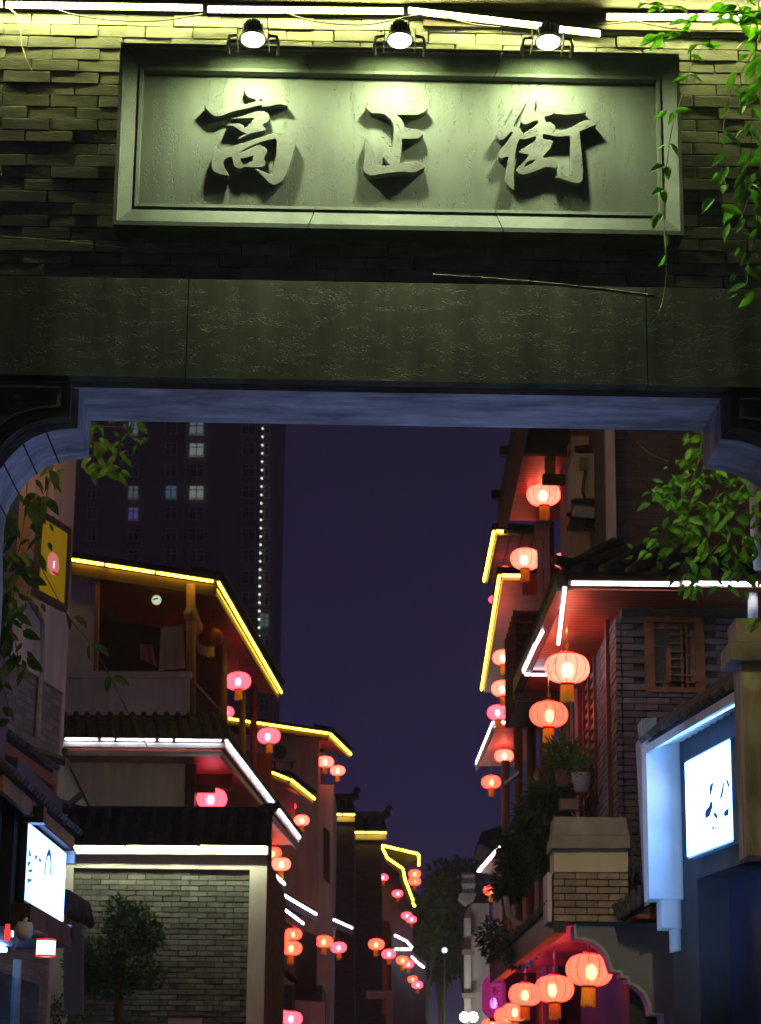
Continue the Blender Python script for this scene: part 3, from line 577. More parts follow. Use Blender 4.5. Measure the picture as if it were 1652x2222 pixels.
for pl in ([(520,895),(535,900),(537,940),(547,955),(543,995),(517,985)], [(627,980),(660,1000),(660,1020),(637,1045),(627,1060)], [(700,1025),(727,1065),(725,1098),(698,1090)], [(497,1102),(535,1102),(533,1130),(510,1165),(497,1180)], [(505,1245),(560,1230),(557,1287),(510,1270)], [(497,1395),(560,1412),(555,1432),(497,1472)], [(690,1165),(700,1175),(690,1190)]):
    sign_mark(pl, (0, 3200), sL, X0, mb_, bd)
sign_mark([(870,893),(890,960),(900,1080),(897,1318),(885,1275),(888,1120),(880,1020),(855,1010),(838,1050),(825,1140),(817,1250),(800,1300),(812,1150),(835,1000)], (0, 3200), sL, X0, md, bd)
cc = PX(53, 2020, X0+0.12)
t = thing('security_camera', 'white dome security camera under the left shop sign', 'camera', cc)
MB().lathe([(0.0, -.07), (.04, -.06), (.062, -.02), (.062, .03), (.05, .06), (0, .065)], 16, cc).build('dome', plaster_white, t, True)
MB().tube([cc+V((0, 0, .06)), cc+V((0, .07, .09)), cc+V((-.05, .16, .04)), cc+V((-.1, .17, -.12))], 0.012, 6).build('arm', plaster_white, t)
# ------------------------------------------------------------------ main left house (upper storeys)
YF = 36.0
h1 = thing('balcony_house', 'three storey house on the left with yellow lit eaves over a timber balcony', 'house', P(300, 2300, YF).to_2d().to_3d())
A, B = P(140, 1213, YF), P(470, 1264, YF); zB = B.z; Cc = PZ(608, 1503, zB)
back = V((Cc.x-B.x, Cc.y-B.y, 0)); D = A+back
MB().slab([A+V((0, 0, .03)), B+V((0, 0, .03)), Cc+V((0, 0, .03)), D+V((0, 0, .03))], (0, 0, 0.12)).build('roof', roof_deck, h1)
up = V((-1.0, 0, 0.16)); n = int(back.length/0.2)
for i in range(n):                               # tile ends along the street eave
    o = B.lerp(Cc, (i+.5)/n)+V((0.10, 0, 0.17)); xv = back.normalized(); yv = up.normalized(); zv = xv.cross(yv)
    M = Matrix((xv, yv, zv if zv.z > 0 else -zv)).transposed().to_4x4(); M.translation = o; inst('tile', tile_mesh(0.2, 0.5), M, h1)
n = int((B-A).length/0.2)
bar('fascia', A+V((0, .05, -.14)), B+V((0, .05, -.14)), 0.06, 0.2, wood_dark, h1)
bar('fascia', B+V((-.05, .05, -.10)), Cc+V((-.05, 0, -.10)), 0.05, 0.14, wood_dark, h1)
MB().slab([A+V((0, .1, -.06)), B+V((-.02, .1, -.06)), Cc+V((-.02, 0, -.06)), D+V((0, 0, -.06))], (0, 0, 0.03)).build('soffit', wood_red, h1)
for k, (t0, t1) in enumerate(((0.04, 0.265), (0.27, 0.60), (0.605, 0.985))):
    strip(h1, A.lerp(B, t0)+V((0, -.04, 0)), A.lerp(B, t1)+V((0, -.04, 0)), led_yellow, 1, 0.024)
strip(h1, B+V((0.03, 0, 0)), Cc+V((0.03, 0, 0)), led_yellow, 9, 0.022, 0.015)
front('side_wall', [(128, 1240), (212, 1250), (205, 1466), (128, 1466)], YF+0.15, plaster_pale, h1)
front('door_post', [(208, 1250), (216, 1250), (211, 1466), (202, 1466)], YF+0.05, wood_orange, h1, 0.12)
front('parapet', [(125, 1470), (412, 1470), (411, 1560), (125, 1560)], YF-0.1, plaster_pale, h1, 0.18)
front('parapet_cap', [(125, 1456), (416, 1457), (416, 1471), (125, 1471)], YF-0.16, plaster_pale, h1, 0.30)
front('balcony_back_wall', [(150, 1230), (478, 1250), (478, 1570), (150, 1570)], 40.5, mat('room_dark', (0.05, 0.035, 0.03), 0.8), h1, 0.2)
pz = P(300, 1560, YF).z
MB().slab([V((A.x, YF, pz)), V((B.x-0.35, YF, pz)), V((Cc.x-0.6, Cc.y, pz)), V((A.x, Cc.y, pz))], (0, 0, -0.2)).build('balcony_floor', concrete, h1)
pc1 = P(414, 1331, YF-0.1)
def post(px, y0, y1, Y, r=0.075, m=wood_brown): return MB().tube([P(px, y1, Y), P(px-0.5, y0, Y)], r, 10).build('post', m, h1, True)
post(415, 1268, 1560, YF+0.05, 0.08); post(485, 1385, 1600, 39.4, 0.075); post(526, 1470, 1680, 43.0, 0.072); post(551, 1480, 1700, 45.4, 0.075, wood_red_plain)
MB().tube([pc1, pc1+V((0, 3.0, 0))], 0.12, 14).build('log_beam', end_grain, h1, True)
a, b = P(417, 1478, YF+0.1), P(480, 1585, 39.2); lo = pz
for k in range(17):
    p = V((a.x+(b.x-a.x)*k/16, a.y+(b.y-a.y)*k/16, 0)); MB().tube([V((p.x, p.y, lo)), V((p.x, p.y, a.z))], 0.016, 5).build('rail_bar', wood_dark, h1)
bar('handrail', V((a.x, a.y, a.z)), V((b.x, b.y, a.z)), 0.06, 0.05, wood_dark, h1)
# tiled skirt roof with white lit eave
A, B = P(130, 1604, 35.0), P(487, 1608, 35.0); zE = B.z; Cc = PZ(648, 1818, zE-0.02)
tD, tC = P(128, 1549, 35.95), P(472, 1550, 35.95)
tile_roof(h1, A+V((0, 0, .05)), B+V((0, 0, .05)), tC, tD, 0.178, 0.2)
bk = V((Cc.x-B.x, Cc.y-B.y, 0)); u = V((-0.55, 0.9, tC.z-B.z-.05))
tile_roof(h1, B+V((.02, .05, .06)), Cc+V((.02, 0, .06)), Cc+V((-0.62, 0, .42)), tC+V((.02, .02, .01)), 0.2, 0.22)
segs = [(0.03, 0.235), (0.25, 0.335), (0.345, 0.585), (0.6, 0.69), (0.70, 0.985)]
for t0, t1 in segs: strip(h1, A.lerp(B, t0)+V((0, -.03, 0.0)), A.lerp(B, t1)+V((0, -.03, 0)), led_white, 1, 0.016)
for a_, b_ in ((A, B), (B, Cc)):
    off = V((0, 0, 0)) if a_ is A else V((0, 0, 0))
    bar('fascia', a_+V((0, .02, -.075)), b_+V((0, .02, -.075)), 0.03, 0.075, plaster_white, h1)
    bar('fascia', a_+V((-.05, .12, -.205)), b_+V((-.05, .05, -.205)), 0.04, 0.075, plaster_white, h1)
strip(h1, B+V((.03, 0, 0)), Cc+V((.03, 0, 0)), led_white, 11, 0.022, 0.02)
MB().slab([A+V((0, .2, -.16)), B+V((-.06, .2, -.16)), Cc+V((-.06, 0, -.16)), V((A.x, Cc.y, A.z-.16))], (0, 0, 0.05)).build('soffit', wood_red, h1)
front('wall', [(128, 1620), (402, 1620), (399, 1790), (128, 1790)], YF+0.4, plaster_pale, h1, 0.3)
front('porch_back', [(395, 1600), (590, 1640), (590, 1900), (395, 1900)], 47.0, wood_red_plain, h1, 0.2)
wx = P(402, 1700, YF+0.4).x
MB().box((wx+0.08, YF+0.55, zE-0.9), (0.16, 0.16, 1.9)).build('door_post', maroon_paint, h1)
MB().box((wx+0.24, YF+0.55, P(440, 1702, YF).z), (0.5, 0.12, 0.12)).build('beam', wood_dark, h1)
MB().box((wx+0.35, YF+1.6, P(440, 1665, YF).z), (0.7, 0.14, 0.3)).build('beam', wood_dark, h1)
MB().slab([V((wx+.05, 37.5, zE-2.5)), V((wx+.55, 49, zE-2.5)), V((wx+.55, 49, zE)), V((wx+.05, 37.5, zE))], (-.2, 0, 0)).build('inner_wall', wood_red_plain, h1)
slab('buttress', [P(128, 1655, 33.5), P(150, 1665, 33.5), P(196, 1757, 33.5), P(128, 1757, 33.5)], (0, .15, 0), plaster_white, h1)
slab('buttress_edge', [P(148, 1660, 33.4), P(154, 1663, 33.4), P(200, 1757, 33.4), P(194, 1757, 33.4)], (0, .1, 0), wood_dark, h1)
MB().box(((P(128, 2000, YF).x+P(560, 2000, YF).x)/2-1, 43, zE/2-1), (P(560, 2000, YF).x-P(128, 2000, YF).x, 12, zE-2.6)).build('lower_body', plaster_grey, h1)
# ------------------------------------------------------------------ brick annex in front of it
YA = 29.5
h2 = thing('brick_annex', 'brick annex with white frame and tiled coping in front of the balcony house', 'house', P(360, 2400, YA).to_2d().to_3d())
xl, xr = P(140, 2000, YA).x, P(577, 2000, YA).x; zt = P(400, 1850, YA).z
bl, brr = P(155, 2000, YA).x, P(540, 2000, YA).x; zbt = P(400, 1886, YA).z
MB().box(((xl+xr)/2, YA+3.3, zt/2), (xr-xl-0.01, 6.4, zt)).build('body', brick_far, h2)
MB().box(((xl+xr)/2, YA+0.02, (zt+zbt)/2), (xr-xl, 0.12, zt-zbt)).build('plaster_band', plaster_white, h2)
MB().box(((xl+bl)/2-.2, YA+0.02, zbt/2), (bl-xl+.4, 0.12, zbt)).build('plaster_band', plaster_white, h2)
MB().box(((xr+brr)/2, YA+0.02, zbt/2), (xr-brr, 0.12, zbt)).build('pilaster', plaster_white, h2)
MB().box(((bl+brr)/2, YA+0.10, zbt/2), (brr-bl, 0.02, zbt)).build('brick_backing', mortar, h2)
zlow = P(400, 2245, YA).z
brick_panel(h2, V((bl, YA+0.065, zbt-0.0705*int((zbt-zlow)/0.0705))), (1, 0, 0), brr-bl, zbt-zlow, brick_grey, 0.236, 0.0705, tilt=0.045, proud=0.008)
YE = YA-0.32
A, B = P(136, 1829, YE), P(588, 1832, YE); tD, tC = P(150, 1760, YA+.35), P(592, 1761, YA+.35)
tile_roof(h2, A+V((0, -.06, .02)), B+V((0, -.06, .02)), tC, tD, 0.205, 0.21)
MB().tube([tD+V((-.3, 0, 0.01)), tC+V((.02, 0, 0.01))], 0.06, 8).build('ridge', roof_tile, h2)
for p, s in ((tD+V((-.05, 0, 0)), -1), (tC, 1)): MB().tube([p+V((-.2*s, 0, .02)), p+V((0, 0, .05)), p+V((.06*s, 0, .09)), p+V((.06*s, 0, .13))], [.06, .075, .06, .03], 6).build('ridge_end', roof_tile, h2)
fa, fb = P(140, 1845, YE+.1), P(582, 1847, YE+.1)
bar('fascia', fa, fb, 0.05, 0.092, plaster_white, h2)
for t0, t1 in ((0.02, 0.30), (0.305, 0.66), (0.665, 1.0)):
    strip(h2, P(140+442*t0, 1837, YE-.05), P(140+442*t1, 1839, YE-.05), led_annex, 1, 0.010)
cable_box = front('notice_board', [(365, 2206), (438, 2206), (438, 2300), (365, 2300)], YA-0.06, plaster_white, h2, 0.04)
front('notice_frame', [(362, 2203), (441, 2203), (441, 2208), (362, 2208)], YA-0.08, maroon_paint, h2, 0.05)
# ------------------------------------------------------------------ houses further along the left side
def eave(parent, fr, corner, end, Y, m, th=0.10, inner=1.4, seg=(1, 1), soffit=wood_red, rise=0.12, fascia=wood_dark, r=0.02):
    """roof with a front edge (picture points fr -> corner at depth Y) and a level street edge corner -> end"""
    A, B = P(*fr, Y), P(*corner, Y); Cc = PZ(*end, B.z); bk = V((Cc.x-B.x, Cc.y-B.y, 0)); s = 1 if B.x > A.x else -1
    D = A+bk
    MB().slab([A+V((0, 0, .03)), B+V((0, 0, .03)), Cc+V((0, 0, .03)), D+V((0, 0, .03))], (0, 0, th)).build('roof', roof_deck, parent)
    n = int(bk.length/0.24); xv = bk.normalized(); yv = V((-s, 0, .2)).normalized(); zv = xv.cross(yv); zv = zv if zv.z > 0 else -zv
    for i in range(n):
        M = Matrix((xv, yv, zv)).transposed().to_4x4(); M.translation = B.lerp(Cc, (i+.5)/n)+V((.08*s, 0, th+.04)); inst('tile', tile_mesh(0.24, 0.5), M, parent)
    MB().slab([A+V((0, .1, -.05)), B+V((-.03*s, .1, -.05)), Cc+V((-.03*s, 0, -.05)), D+V((0, 0, -.05))], (0, 0, .03)).build('soffit', soffit, parent)
    bar('fascia', A+V((0, .03, -.09)), B+V((0, .03, -.09)), 0.05, 0.12, fascia, parent)
    bar('fascia', B+V((-.04*s, .03, -.08)), Cc+V((-.04*s, 0, -.08)), 0.05, 0.10, fascia, parent)
    strip(parent, A+V((0, -.04, 0)), B+V((0, -.04, 0)), m, seg[0], r, 0.05)
    strip(parent, B+V((.03*s, 0, 0)), Cc+V((.03*s, 0, 0)), m, seg[1], r, 0.05)
    return A, B, Cc, D
Y2 = 63.0
h3 = thing('cream_house', 'cream plastered house with yellow lit roof edge beyond the balcony house', 'house', V((P(600, 2300, Y2).x, Y2, 0)))
A, B, Cc, D = eave(h3, (470, 1556), (714, 1592), (760, 1637), Y2, led_yellow, seg=(3, 2), r=0.03)
yw = Y2+1.0; xr3 = P(690, 1800, yw).x
MB().box((xr3-2.2, yw+3.5, A.z/2-.1), (4.4, 7.0, A.z-.5)).build('wall', plaster_warm, h3)
MB().box((xr3+0.21, yw+3.9, B.z/2-.6), (0.42, 6.0, B.z-1.2)).build('street_wall', plaster_pale, h3)
front('lattice_window', [(702, 1792), (716, 1806), (716, 1920), (702, 1905)], yw+0.85, wood_dark, h3, 0.1)
bar('beam', P(690, 1600, Y2+.5), P(712, 1603, Y2+.5), 0.2, 0.12, wood_dark, h3); bar('beam', P(694, 1630, Y2+.3), P(705, 1630, Y2+.3), 0.2, 0.12, wood_dark, h3)
eave(h3, (540, 1656), (629, 1692), (681, 1734), 56.0, led_yellow, seg=(2, 3), r=0.026)
front('wall', [(560, 1695), (640, 1730), (640, 2100), (560, 2100)], 58.5, mat('rosy_plaster', (0.5, 0.36, 0.30), 0.9), h3, .2)
ac = thing('air_conditioner', 'white air conditioner on the cream wall behind the pink lanterns', 'air conditioner', P(616, 1650, yw-.2))
cpt = P(616, 1633, yw-.18); MB().box(cpt, (0.74, .3, .54)).build('case', mat('ac_case', (0.42, 0.4, 0.33), 0.6), ac)
MB().lathe([(0, -.16), (.2, -.16), (.22, -.15), (.22, -.1)], 20, cpt+V((-.12, 0, 0)), M=Matrix.Rotation(math.pi/2, 3, 'X') @ Matrix.Scale(-1, 3, V((0, 0, 1)))).build('fan_grille', black_metal, ac)
for s in (-.25, .25): MB().box(cpt+V((s, .05, -.36)), (.04, .3, .2)).build('bracket', black_metal, ac)
# low white-lit eaves by the left pavement
h4 = thing('arcade_house', 'low dark shop row with white lit eaves beyond the brick annex', 'house', V((P(620, 2300, 48).x, 48, 0)))
def seg_eave(parent, pts, Y, m, w=0.5, seg=1, r=.03, s=-1):
    a = P(*pts[0], Y); prev = a
    for q in pts[1:]:
        b = PZ(*q, a.z); strip(parent, prev, b, m, seg, r, .06)
        bar('fascia', prev-V((0, 0, .14)), b-V((0, 0, .14)), .04, .16, plaster_white, parent)
        MB().slab([prev+V((.02*s, 0, .05)), b+V((.02*s, 0, .05)), b+V((1.0*s, 0, .4)), prev+V((1.0*s, 0, .4))], (0, 0, .06)).build('roof', roof_deck, parent)
        MB().slab([prev+V((.05*s, 0, -.06)), b+V((.05*s, 0, -.06)), b+V((1.0*s, 0, -.06)), prev+V((1.0*s, 0, -.06))], (0, 0, .03)).build('soffit', wood_red, parent)
        prev = b
    return a
seg_eave(h4, [(577, 1884), (600, 1903), (618, 1919)], 46, led_white)
seg_eave(h4, [(612, 1940), (650, 1963), (687, 1984)], 52, led_white, seg=2)
seg_eave(h4, [(610, 1968), (659, 2005)], 50.0, led_white, seg=2, r=.026)
a = seg_eave(h4, [(687, 1986), (725, 1996), (765, 2014)], 66, led_white, r=.03)
xq = P(600, 2000, 50).x
MB().box((P(577, 2000, 47).x-1.5, 50, 2.2), (3.2, 9, 5.6)).build('wall', brick_far, h4)
MB().box((P(690, 2000, 62).x-1.6, 62.5, 2.4), (3.6, 5, 4.6)).build('wall', brick_far, h4)
front('shop_door', [(640, 2010), (688, 2030), (688, 2200), (640, 2200)], 58, wood_dark, h4, .1)
front('plinth_wall', [(640, 2170), (705, 2175), (705, 2240), (640, 2240)], 55, plaster_pale, h4, .2)
tile_roof(h4, P(577, 2085, 48), P(640, 2130, 54), P(630, 2108, 55), P(577, 2060, 49), 0.25, .3)
# stepped gable walls
h5 = thing('gable_house', 'dark brick house with stepped gables and short yellow light strips', 'house', V((P(770, 2300, 78).x, 78, 0)))
def gable(x0, x1, yt, Y, xw0, xw1):
    front('wall', [(xw0, yt+12), (xw1, yt+12), (xw1, 2320), (xw0, 2320)], Y, brick_far, h5, 4.0)
    front('white_band', [(x0+3, yt+5), (x1-2, yt+5), (x1-2, yt+16), (x0+3, yt+16)], Y-.12, plaster_pale, h5, .2)
    strip(h5, P(x0, yt, Y-.3), P(x1, yt+1, Y-.3), MT.get('led_gable') or emitter('led_gable', (1.0, 0.66, 0.05), 8.0), 2, .04, .06)
    a, b = P(x0, yt-5, Y-.35), P(x1, yt-4, Y-.35); c, d = P(x1-8, yt-36, Y+.1), P(x0+8, yt-36, Y+.1)
    tile_roof(h5, a, b, c, d, .34, .34)
    MB().tube([d+V((-.2, 0, .02)), c, c+V((.12, 0, .06)), c+V((.2, 0, .24)), c+V((.14, 0, .36))], [.13, .15, .19, .16, .06], 7).build('ridge', roof_tile, h5)
gable(716, 772, 1767, 76.5, 718, 770); gable(747, 841, 1806, 78.0, 742, 829)
front('door', [(823, 1995), (846, 2000), (846, 2200), (823, 2200)], 80, wood_red_plain, h5, .2)
h6 = thing('outlined_house', 'far dark house traced with zigzag yellow light strips', 'house', V((P(860, 2300, 95).x, 95, 0)))
z6 = [(828, 1836), (841, 1862), (875, 1885), (879, 1908), (897, 1955)]
for a, b in zip(z6, z6[1:]): strip(h6, P(*a, 94), P(*b, 94), led_yellow, 1, .05, .02)
for a, b in (((828, 1834), (908, 1853)), ((909, 1853), (909, 1880))): strip(h6, P(*a, 96), P(*b, 96), led_yellow, 2, .05, .04)
front('roof', [(828, 1837), (908, 1856), (908, 1862), (880, 1880), (842, 1858)], 96.3, roof_deck, h6, 3)
front('wall', [(830, 1862), (874, 1890), (878, 1912), (896, 1960), (896, 2300), (830, 2300)], 95.5, mat('dim_plum_wall', (0.12, 0.06, 0.08), 0.8, 0.3, 2), h6, 5)
front('roof_slope', [(829, 1838), (843, 1862), (876, 1886), (881, 1910), (898, 1955), (890, 1965), (870, 1915), (866, 1893), (836, 1870)], 94.4, roof_deck, h6, .6)
strip(h6, P(896, 1958, 94), P(901, 1968, 94), led_yellow, 1, .05)
for pts in ([(856, 2029), (884, 2043)], [(884, 2043), (895, 2057)], [(856, 2060), (893, 2060)], [(893, 2075), (908, 2090)], [(908, 2090), (921, 2100)]):
    strip(h6, P(*pts[0], 94), P(*pts[1], 94), led_white, 1, .05, .02)
front('shop_wall', [(850, 2030), (925, 2090), (925, 2300), (850, 2300)], 95, mat('dim_wall', (0.10, 0.09, 0.10), 0.8), h6, 4)
front('white_gate', [(795, 2150), (852, 2150), (852, 2300), (838, 2300), (838, 2166), (795, 2166)], 76, plaster_pale, h6, .3)
front('banner', [(842, 2020), (850, 2020), (850, 2200), (842, 2200)], 79, wood_red_plain, h6, .1)
# ------------------------------------------------------------------ right: near shop with the big lit sign
s1 = thing('corner_shop', 'navy shop wall at the right edge with tiled eave and pale stone pier', 'shop', (2.7, 16.5, 0))
def r0(Y): return 2.585+(18-Y)*0.139             # plan line of its street wall
def R0(px, py, off=0.0):
    d = ray(px, py); X = 2.585+18*0.139-off; t = X/(d.x+0.139*d.y); return CP+d*t
def rq(Y0, Y1, z0, z1): return [V((r0(Y0), Y0, z0)), V((r0(Y1), Y1, z0)), V((r0(Y1), Y1, z1)), V((r0(Y0), Y0, z1))]
zdoor = R0(1520, 1905).z; zst = R0(1600, 1450).z
MB().slab(rq(14.2, 18.75, zdoor, P(1425, 1622, 18.5).z+.12), (2.5, 0, 0)).build('wall', navy_paint, s1)
yd0, yd1 = R0(1640, 2050).y, R0(1517, 2050).y
MB().slab(rq(yd1, 18.75, 0, zdoor), (2.5, 0, 0)).build('wall_pier', navy_paint, s1)
MB().slab([p+V((.25, 0, 0)) for p in rq(14.2, yd1, 0, zdoor)], (.1, 0, 0)).build('door', mat('dark_door', (0.02, 0.022, 0.05), 0.4), s1)
MB().slab(rq(14.0, yd0-.25, 0, zdoor+.1), (.5, 0, 0)).build('door_pillar', mat('lilac_plaster', (0.5, 0.48, 0.7), 0.8), s1)
# rounded corner pilaster, stepped below
def pil(x0, x1, y0, y1, Y, dep=0.34):
    a, b = P(x0, y0, Y), P(x1, y0, Y); z1 = P(x0, y1, Y).z; w_ = b.x-a.x; pts = [V((a.x, Y+dep, a.z)), V((a.x, Y, a.z))]
    for k in range(7): t = math.pi/2*k/6; pts.append(V((b.x-.08+.08*math.sin(t), Y+.08-.08*math.cos(t), a.z)))
    pts.append(V((b.x, Y+dep, a.z))); return MB().slab(pts, (0, 0, z1-a.z))
pale_blue = mat('pilaster_paint', (0.62, 0.66, 0.68), 0.8, 0.15, 3, 0.08, 30)
pil(1402, 1487, 1598, 1950, 18.4).build('pilaster', pale_blue, s1)
pil(1436, 1487, 1950.5, 2013, 18.46).build('corbel', pale_blue, s1); pil(1464, 1487, 2013.5, 2062, 18.5).build('corbel', pale_blue, s1)
front('pilaster_side', [(1388, 1602), (1401, 1600), (1418, 1955), (1408, 1962)], 18.75, mat('rose_plaster', (0.30, 0.23, 0.25), .8), s1, .3)
front('cap_block', [(1392, 1560), (1425, 1556), (1425, 1600), (1396, 1604)], 18.9, concrete, s1, .3)
# little roof over the sign
ea, eb = V((r0(14.9)-.27, 14.9, 0)), V((r0(18.5)-.27, 18.5, 0)); ez = P(1425, 1622, 18.5).z; ea.z = eb.z = ez
tile_roof(s1, ea+V((0, 0, .04)), eb+V((0, 0, .04)), eb+V((.30, 0, .30)), ea+V((.30, 0, .30)), 0.165, 0.2)
bar('fascia', ea-V((0, 0, .03)), eb-V((0, 0, .03)), .03, .07, mat('eave_trim', (0.5, 0.55, 0.65), .6), s1)
n = 20
for k in range(n):
    p = ea.lerp(eb, (k+.5)/n); bar('rafter', p+V((.015, 0, -.02)), p+V((.29, 0.03, .05)), .06, .04, plaster_white, s1)
MB().slab([ea+V((.02, 0, .01)), eb+V((.02, 0, .01)), eb+V((.31, 0, .09)), ea+V((.31, 0, .09))], (0, 0, .02)).build('eave_boards', navy_paint, s1)
strip(s1, ea+V((.05, .5, -.03)), eb+V((.05, -.1, -.03)), emitter('led_blue', (0.25, 0.5, 1.0), 4.0), 3, .012)
# pale pier at the very edge of the picture
stone_warm = mat('pier_stone', (0.50, 0.46, 0.30), 0.85, 0.22, 3, 0.15, 25, stretch=(1, 1, .4), stain=0.5, stain_scale=(3, 3, .5))
def pier(x0, x1, y0, y1, Y, dep, m, nm):
    a = P(x0, y0, Y); z1 = P(x0, y1, Y).z; X1 = 4.2
    return MB().box(((a.x+X1)/2, Y+dep/2, (a.z+z1)/2), (X1-a.x, dep, a.z-z1)).build(nm, m, s1)
pier(1609, 0, 1432, 1856, 14.6, .34, stone_warm, 'stone_pier'); pier(1584, 0, 1392, 1431.5, 14.5, .42, concrete, 'pier_cap'); pier(1597, 0, 1341, 1391.5, 14.56, .36, concrete, 'pier_cap')
# sign box
sb = thing('sign_box', 'large white backlit sign box with dark blue brush marks on the right', 'sign', R0(1550, 1860))
c4 = [R0(1505, 1657), R0(1600, 1599), R0(1600, 1821), R0(1505, 1861)]; zt_, zb_ = c4[0].z, c4[3].z
yf, yn = c4[0].y, c4[1].y; nv = V((-1, -.139, 0)).normalized()
def rs(y0, y1, z0, z1, o0): return [V((r0(y0), y0, z0))+nv*o0, V((r0(y1), y1, z0))+nv*o0, V((r0(y1), y1, z1))+nv*o0, V((r0(y0), y0, z1))+nv*o0]
MB().slab(rs(yn-.02, yf+.02, zb_-.02, zt_+.02, 0.0), nv*.06).build('case', mat('sign_case', (0.3, 0.4, 0.55), .5), sb)
MB().slab(rs(yn, yf, zb_, zt_, 0.061), nv*.01).build('light_panel', emitter('sign_panel_right', (0.16, 0.40, 1.0), 24.0), sb)
sR = 445/1648
def mark2(poly):
    pts = []; mx_ = sum(p[0] for p in poly)/len(poly); my_ = sum(p[1] for p in poly)/len(poly); poly = [(mx_+(a-mx_)*1.3, my_+(b-my_)*1.15) for a, b in poly]
    for x, y in poly:
        d = ray((2600+x*sR)*.54253, (2900+y*sR)*.54253); o = V((r0(17), 17, 0))+nv*.073; t = ((o-CP).dot(nv))/d.dot(nv); pts.append(CP+d*t)
    MB().slab(pts, nv*.003).build('mark', MT['sign_mark_navy'], sb)
emitter('sign_mark_navy', (0.05, 0.12, 0.45), 0.5)
for pl in ([(935,858),(928,930),(910,1010),(893,1052),(893,975),(885,960),(900,890)], [(1085,857),(1098,880),(1092,960),(1075,1050),(1040,1102),(1060,1000)], [(1128,785),(1165,830),(1175,880),(1172,935),(1155,900)], [(918,1140),(922,1215),(905,1270),(885,1345),(860,1355),(835,1390),(830,1300),(848,1245),(875,1215),(890,1160)], [(960,1280),(985,1310),(1000,1350),(992,1395),(955,1340)], [(1115,1050),(1125,1130),(1118,1215),(1110,1215)], [(1165,1235),(1160,1335),(1130,1345),(1115,1382),(1103,1300),(1130,1260)], [(955,1485),(950,1540),(925,1555),(925,1520)], [(1163,1110),(1170,1200),(1166,1400),(1162,1300)]):
    mark2(pl)
# ------------------------------------------------------------------ right: grey brick corner house
YR = 21.7
h7 = thing('corner_house', 'grey brick corner house on the right with white lit eave and lattice window', 'house', V((2.6, YR, 0)))
xc = P(1352, 1600, YR).x
ze = P(1400, 1266, 20.9).z
zw1 = ze-0.02
MB().box((xc+2.5, YR+2.6, (zw1)/2), (4.96, 5.1, zw1)).build('wall_core', mortar, h7)
w0, w1 = P(1408, 1500, YR).x-xc, P(1526, 1500, YR).x-xc; zs0, zs1 = P(1460, 1502, YR).z, P(1460, 1340, YR).z
z0b = P(1400, 2010, YR).z
brick_panel(h7, V((xc, YR+.03, z0b)), (1, 0, 0), P(1600, 1500, YR).x-xc+.15, zw1-z0b-.12, brick_violet, 0.236, 0.068, skip=lambda x, z: w0-.05 < x < w1+.05 and zs0-.02 < z+z0b < zs1+.02, tilt=.008, proud=.004)
brick_panel(h7, V((xc-.03, YR+2.0, z0b)), (0, -1, 0), 2.0, zw1-z0b-.12, brick_violet, 0.236, 0.068, tilt=.008, proud=.004)
MB().box((xc-.07, YR+.62, (zw1+z0b)/2), (.05, .07, zw1-z0b)).build('drain_pipe', maroon_paint, h7)
# lattice window
wn = MB().box((xc+(w0+w1)/2, YR+.10, (zs0+zs1)/2), (w1-w0, .04, zs1-zs0)).build('window', mat('dark_glass', (0.012, 0.012, 0.02), .15, spec=.6), h7)
cx_, cz_ = xc+(w0+w1)/2, (zs0+zs1)/2; ww, hh = w1-w0, zs1-zs0
def wbar(u0, v0, u1, v1, th=.015, dp=.05, nm='lattice_bar', m=None): return bar(nm, V((xc+w0+u0*ww, YR+.04, zs0+v0*hh)), V((xc+w0+u1*ww, YR+.04, zs0+v1*hh)), dp, th, m or MT['lattice_wood'], wn)
mat('lattice_wood', (0.22, 0.085, 0.035), .6, .3, 6)
for a in ((0, .03, 1, .03), (0, .97, 1, .97), (.035, 0, .035, 1), (.965, 0, .965, 1)): wbar(*a, .05, .10, 'frame')
for u in (.66, .70): wbar(u, .05, u, .95, .03)
for v in (.14, .235, .34, .45, .55, .66, .78, .87): wbar(.40, v, .68, v)
for v in (.14, .86): wbar(.05, v, .95, v)
for v, u0, u1 in ((.23, .7, .84), (.35, .84, .95), (.5, .7, .84), (.64, .84, .95), (.76, .7, .84)): wbar(u0, v, u1, v)
wbar(.84, .14, .84, .86); wbar(.385, .14, .385, .6); wbar(.28, .86, .28, .95); wbar(.06, .62, .25, .62); wbar(.33, .05, .33, .14)
for u0, u1, v0, v1, mm in ((.07, .36, .06, .15, plaster_pale), (.07, .62, .87, .95, concrete), (.42, .63, .1, .85, plaster_white), (.08, .20, .16, .84, plaster_grey)):
    MB().box((xc+w0+(u0+u1)/2*ww, YR+.078, zs0+(v0+v1)/2*hh), ((u1-u0)*ww, .01, (v1-v0)*hh)).build('pane', mm, wn)
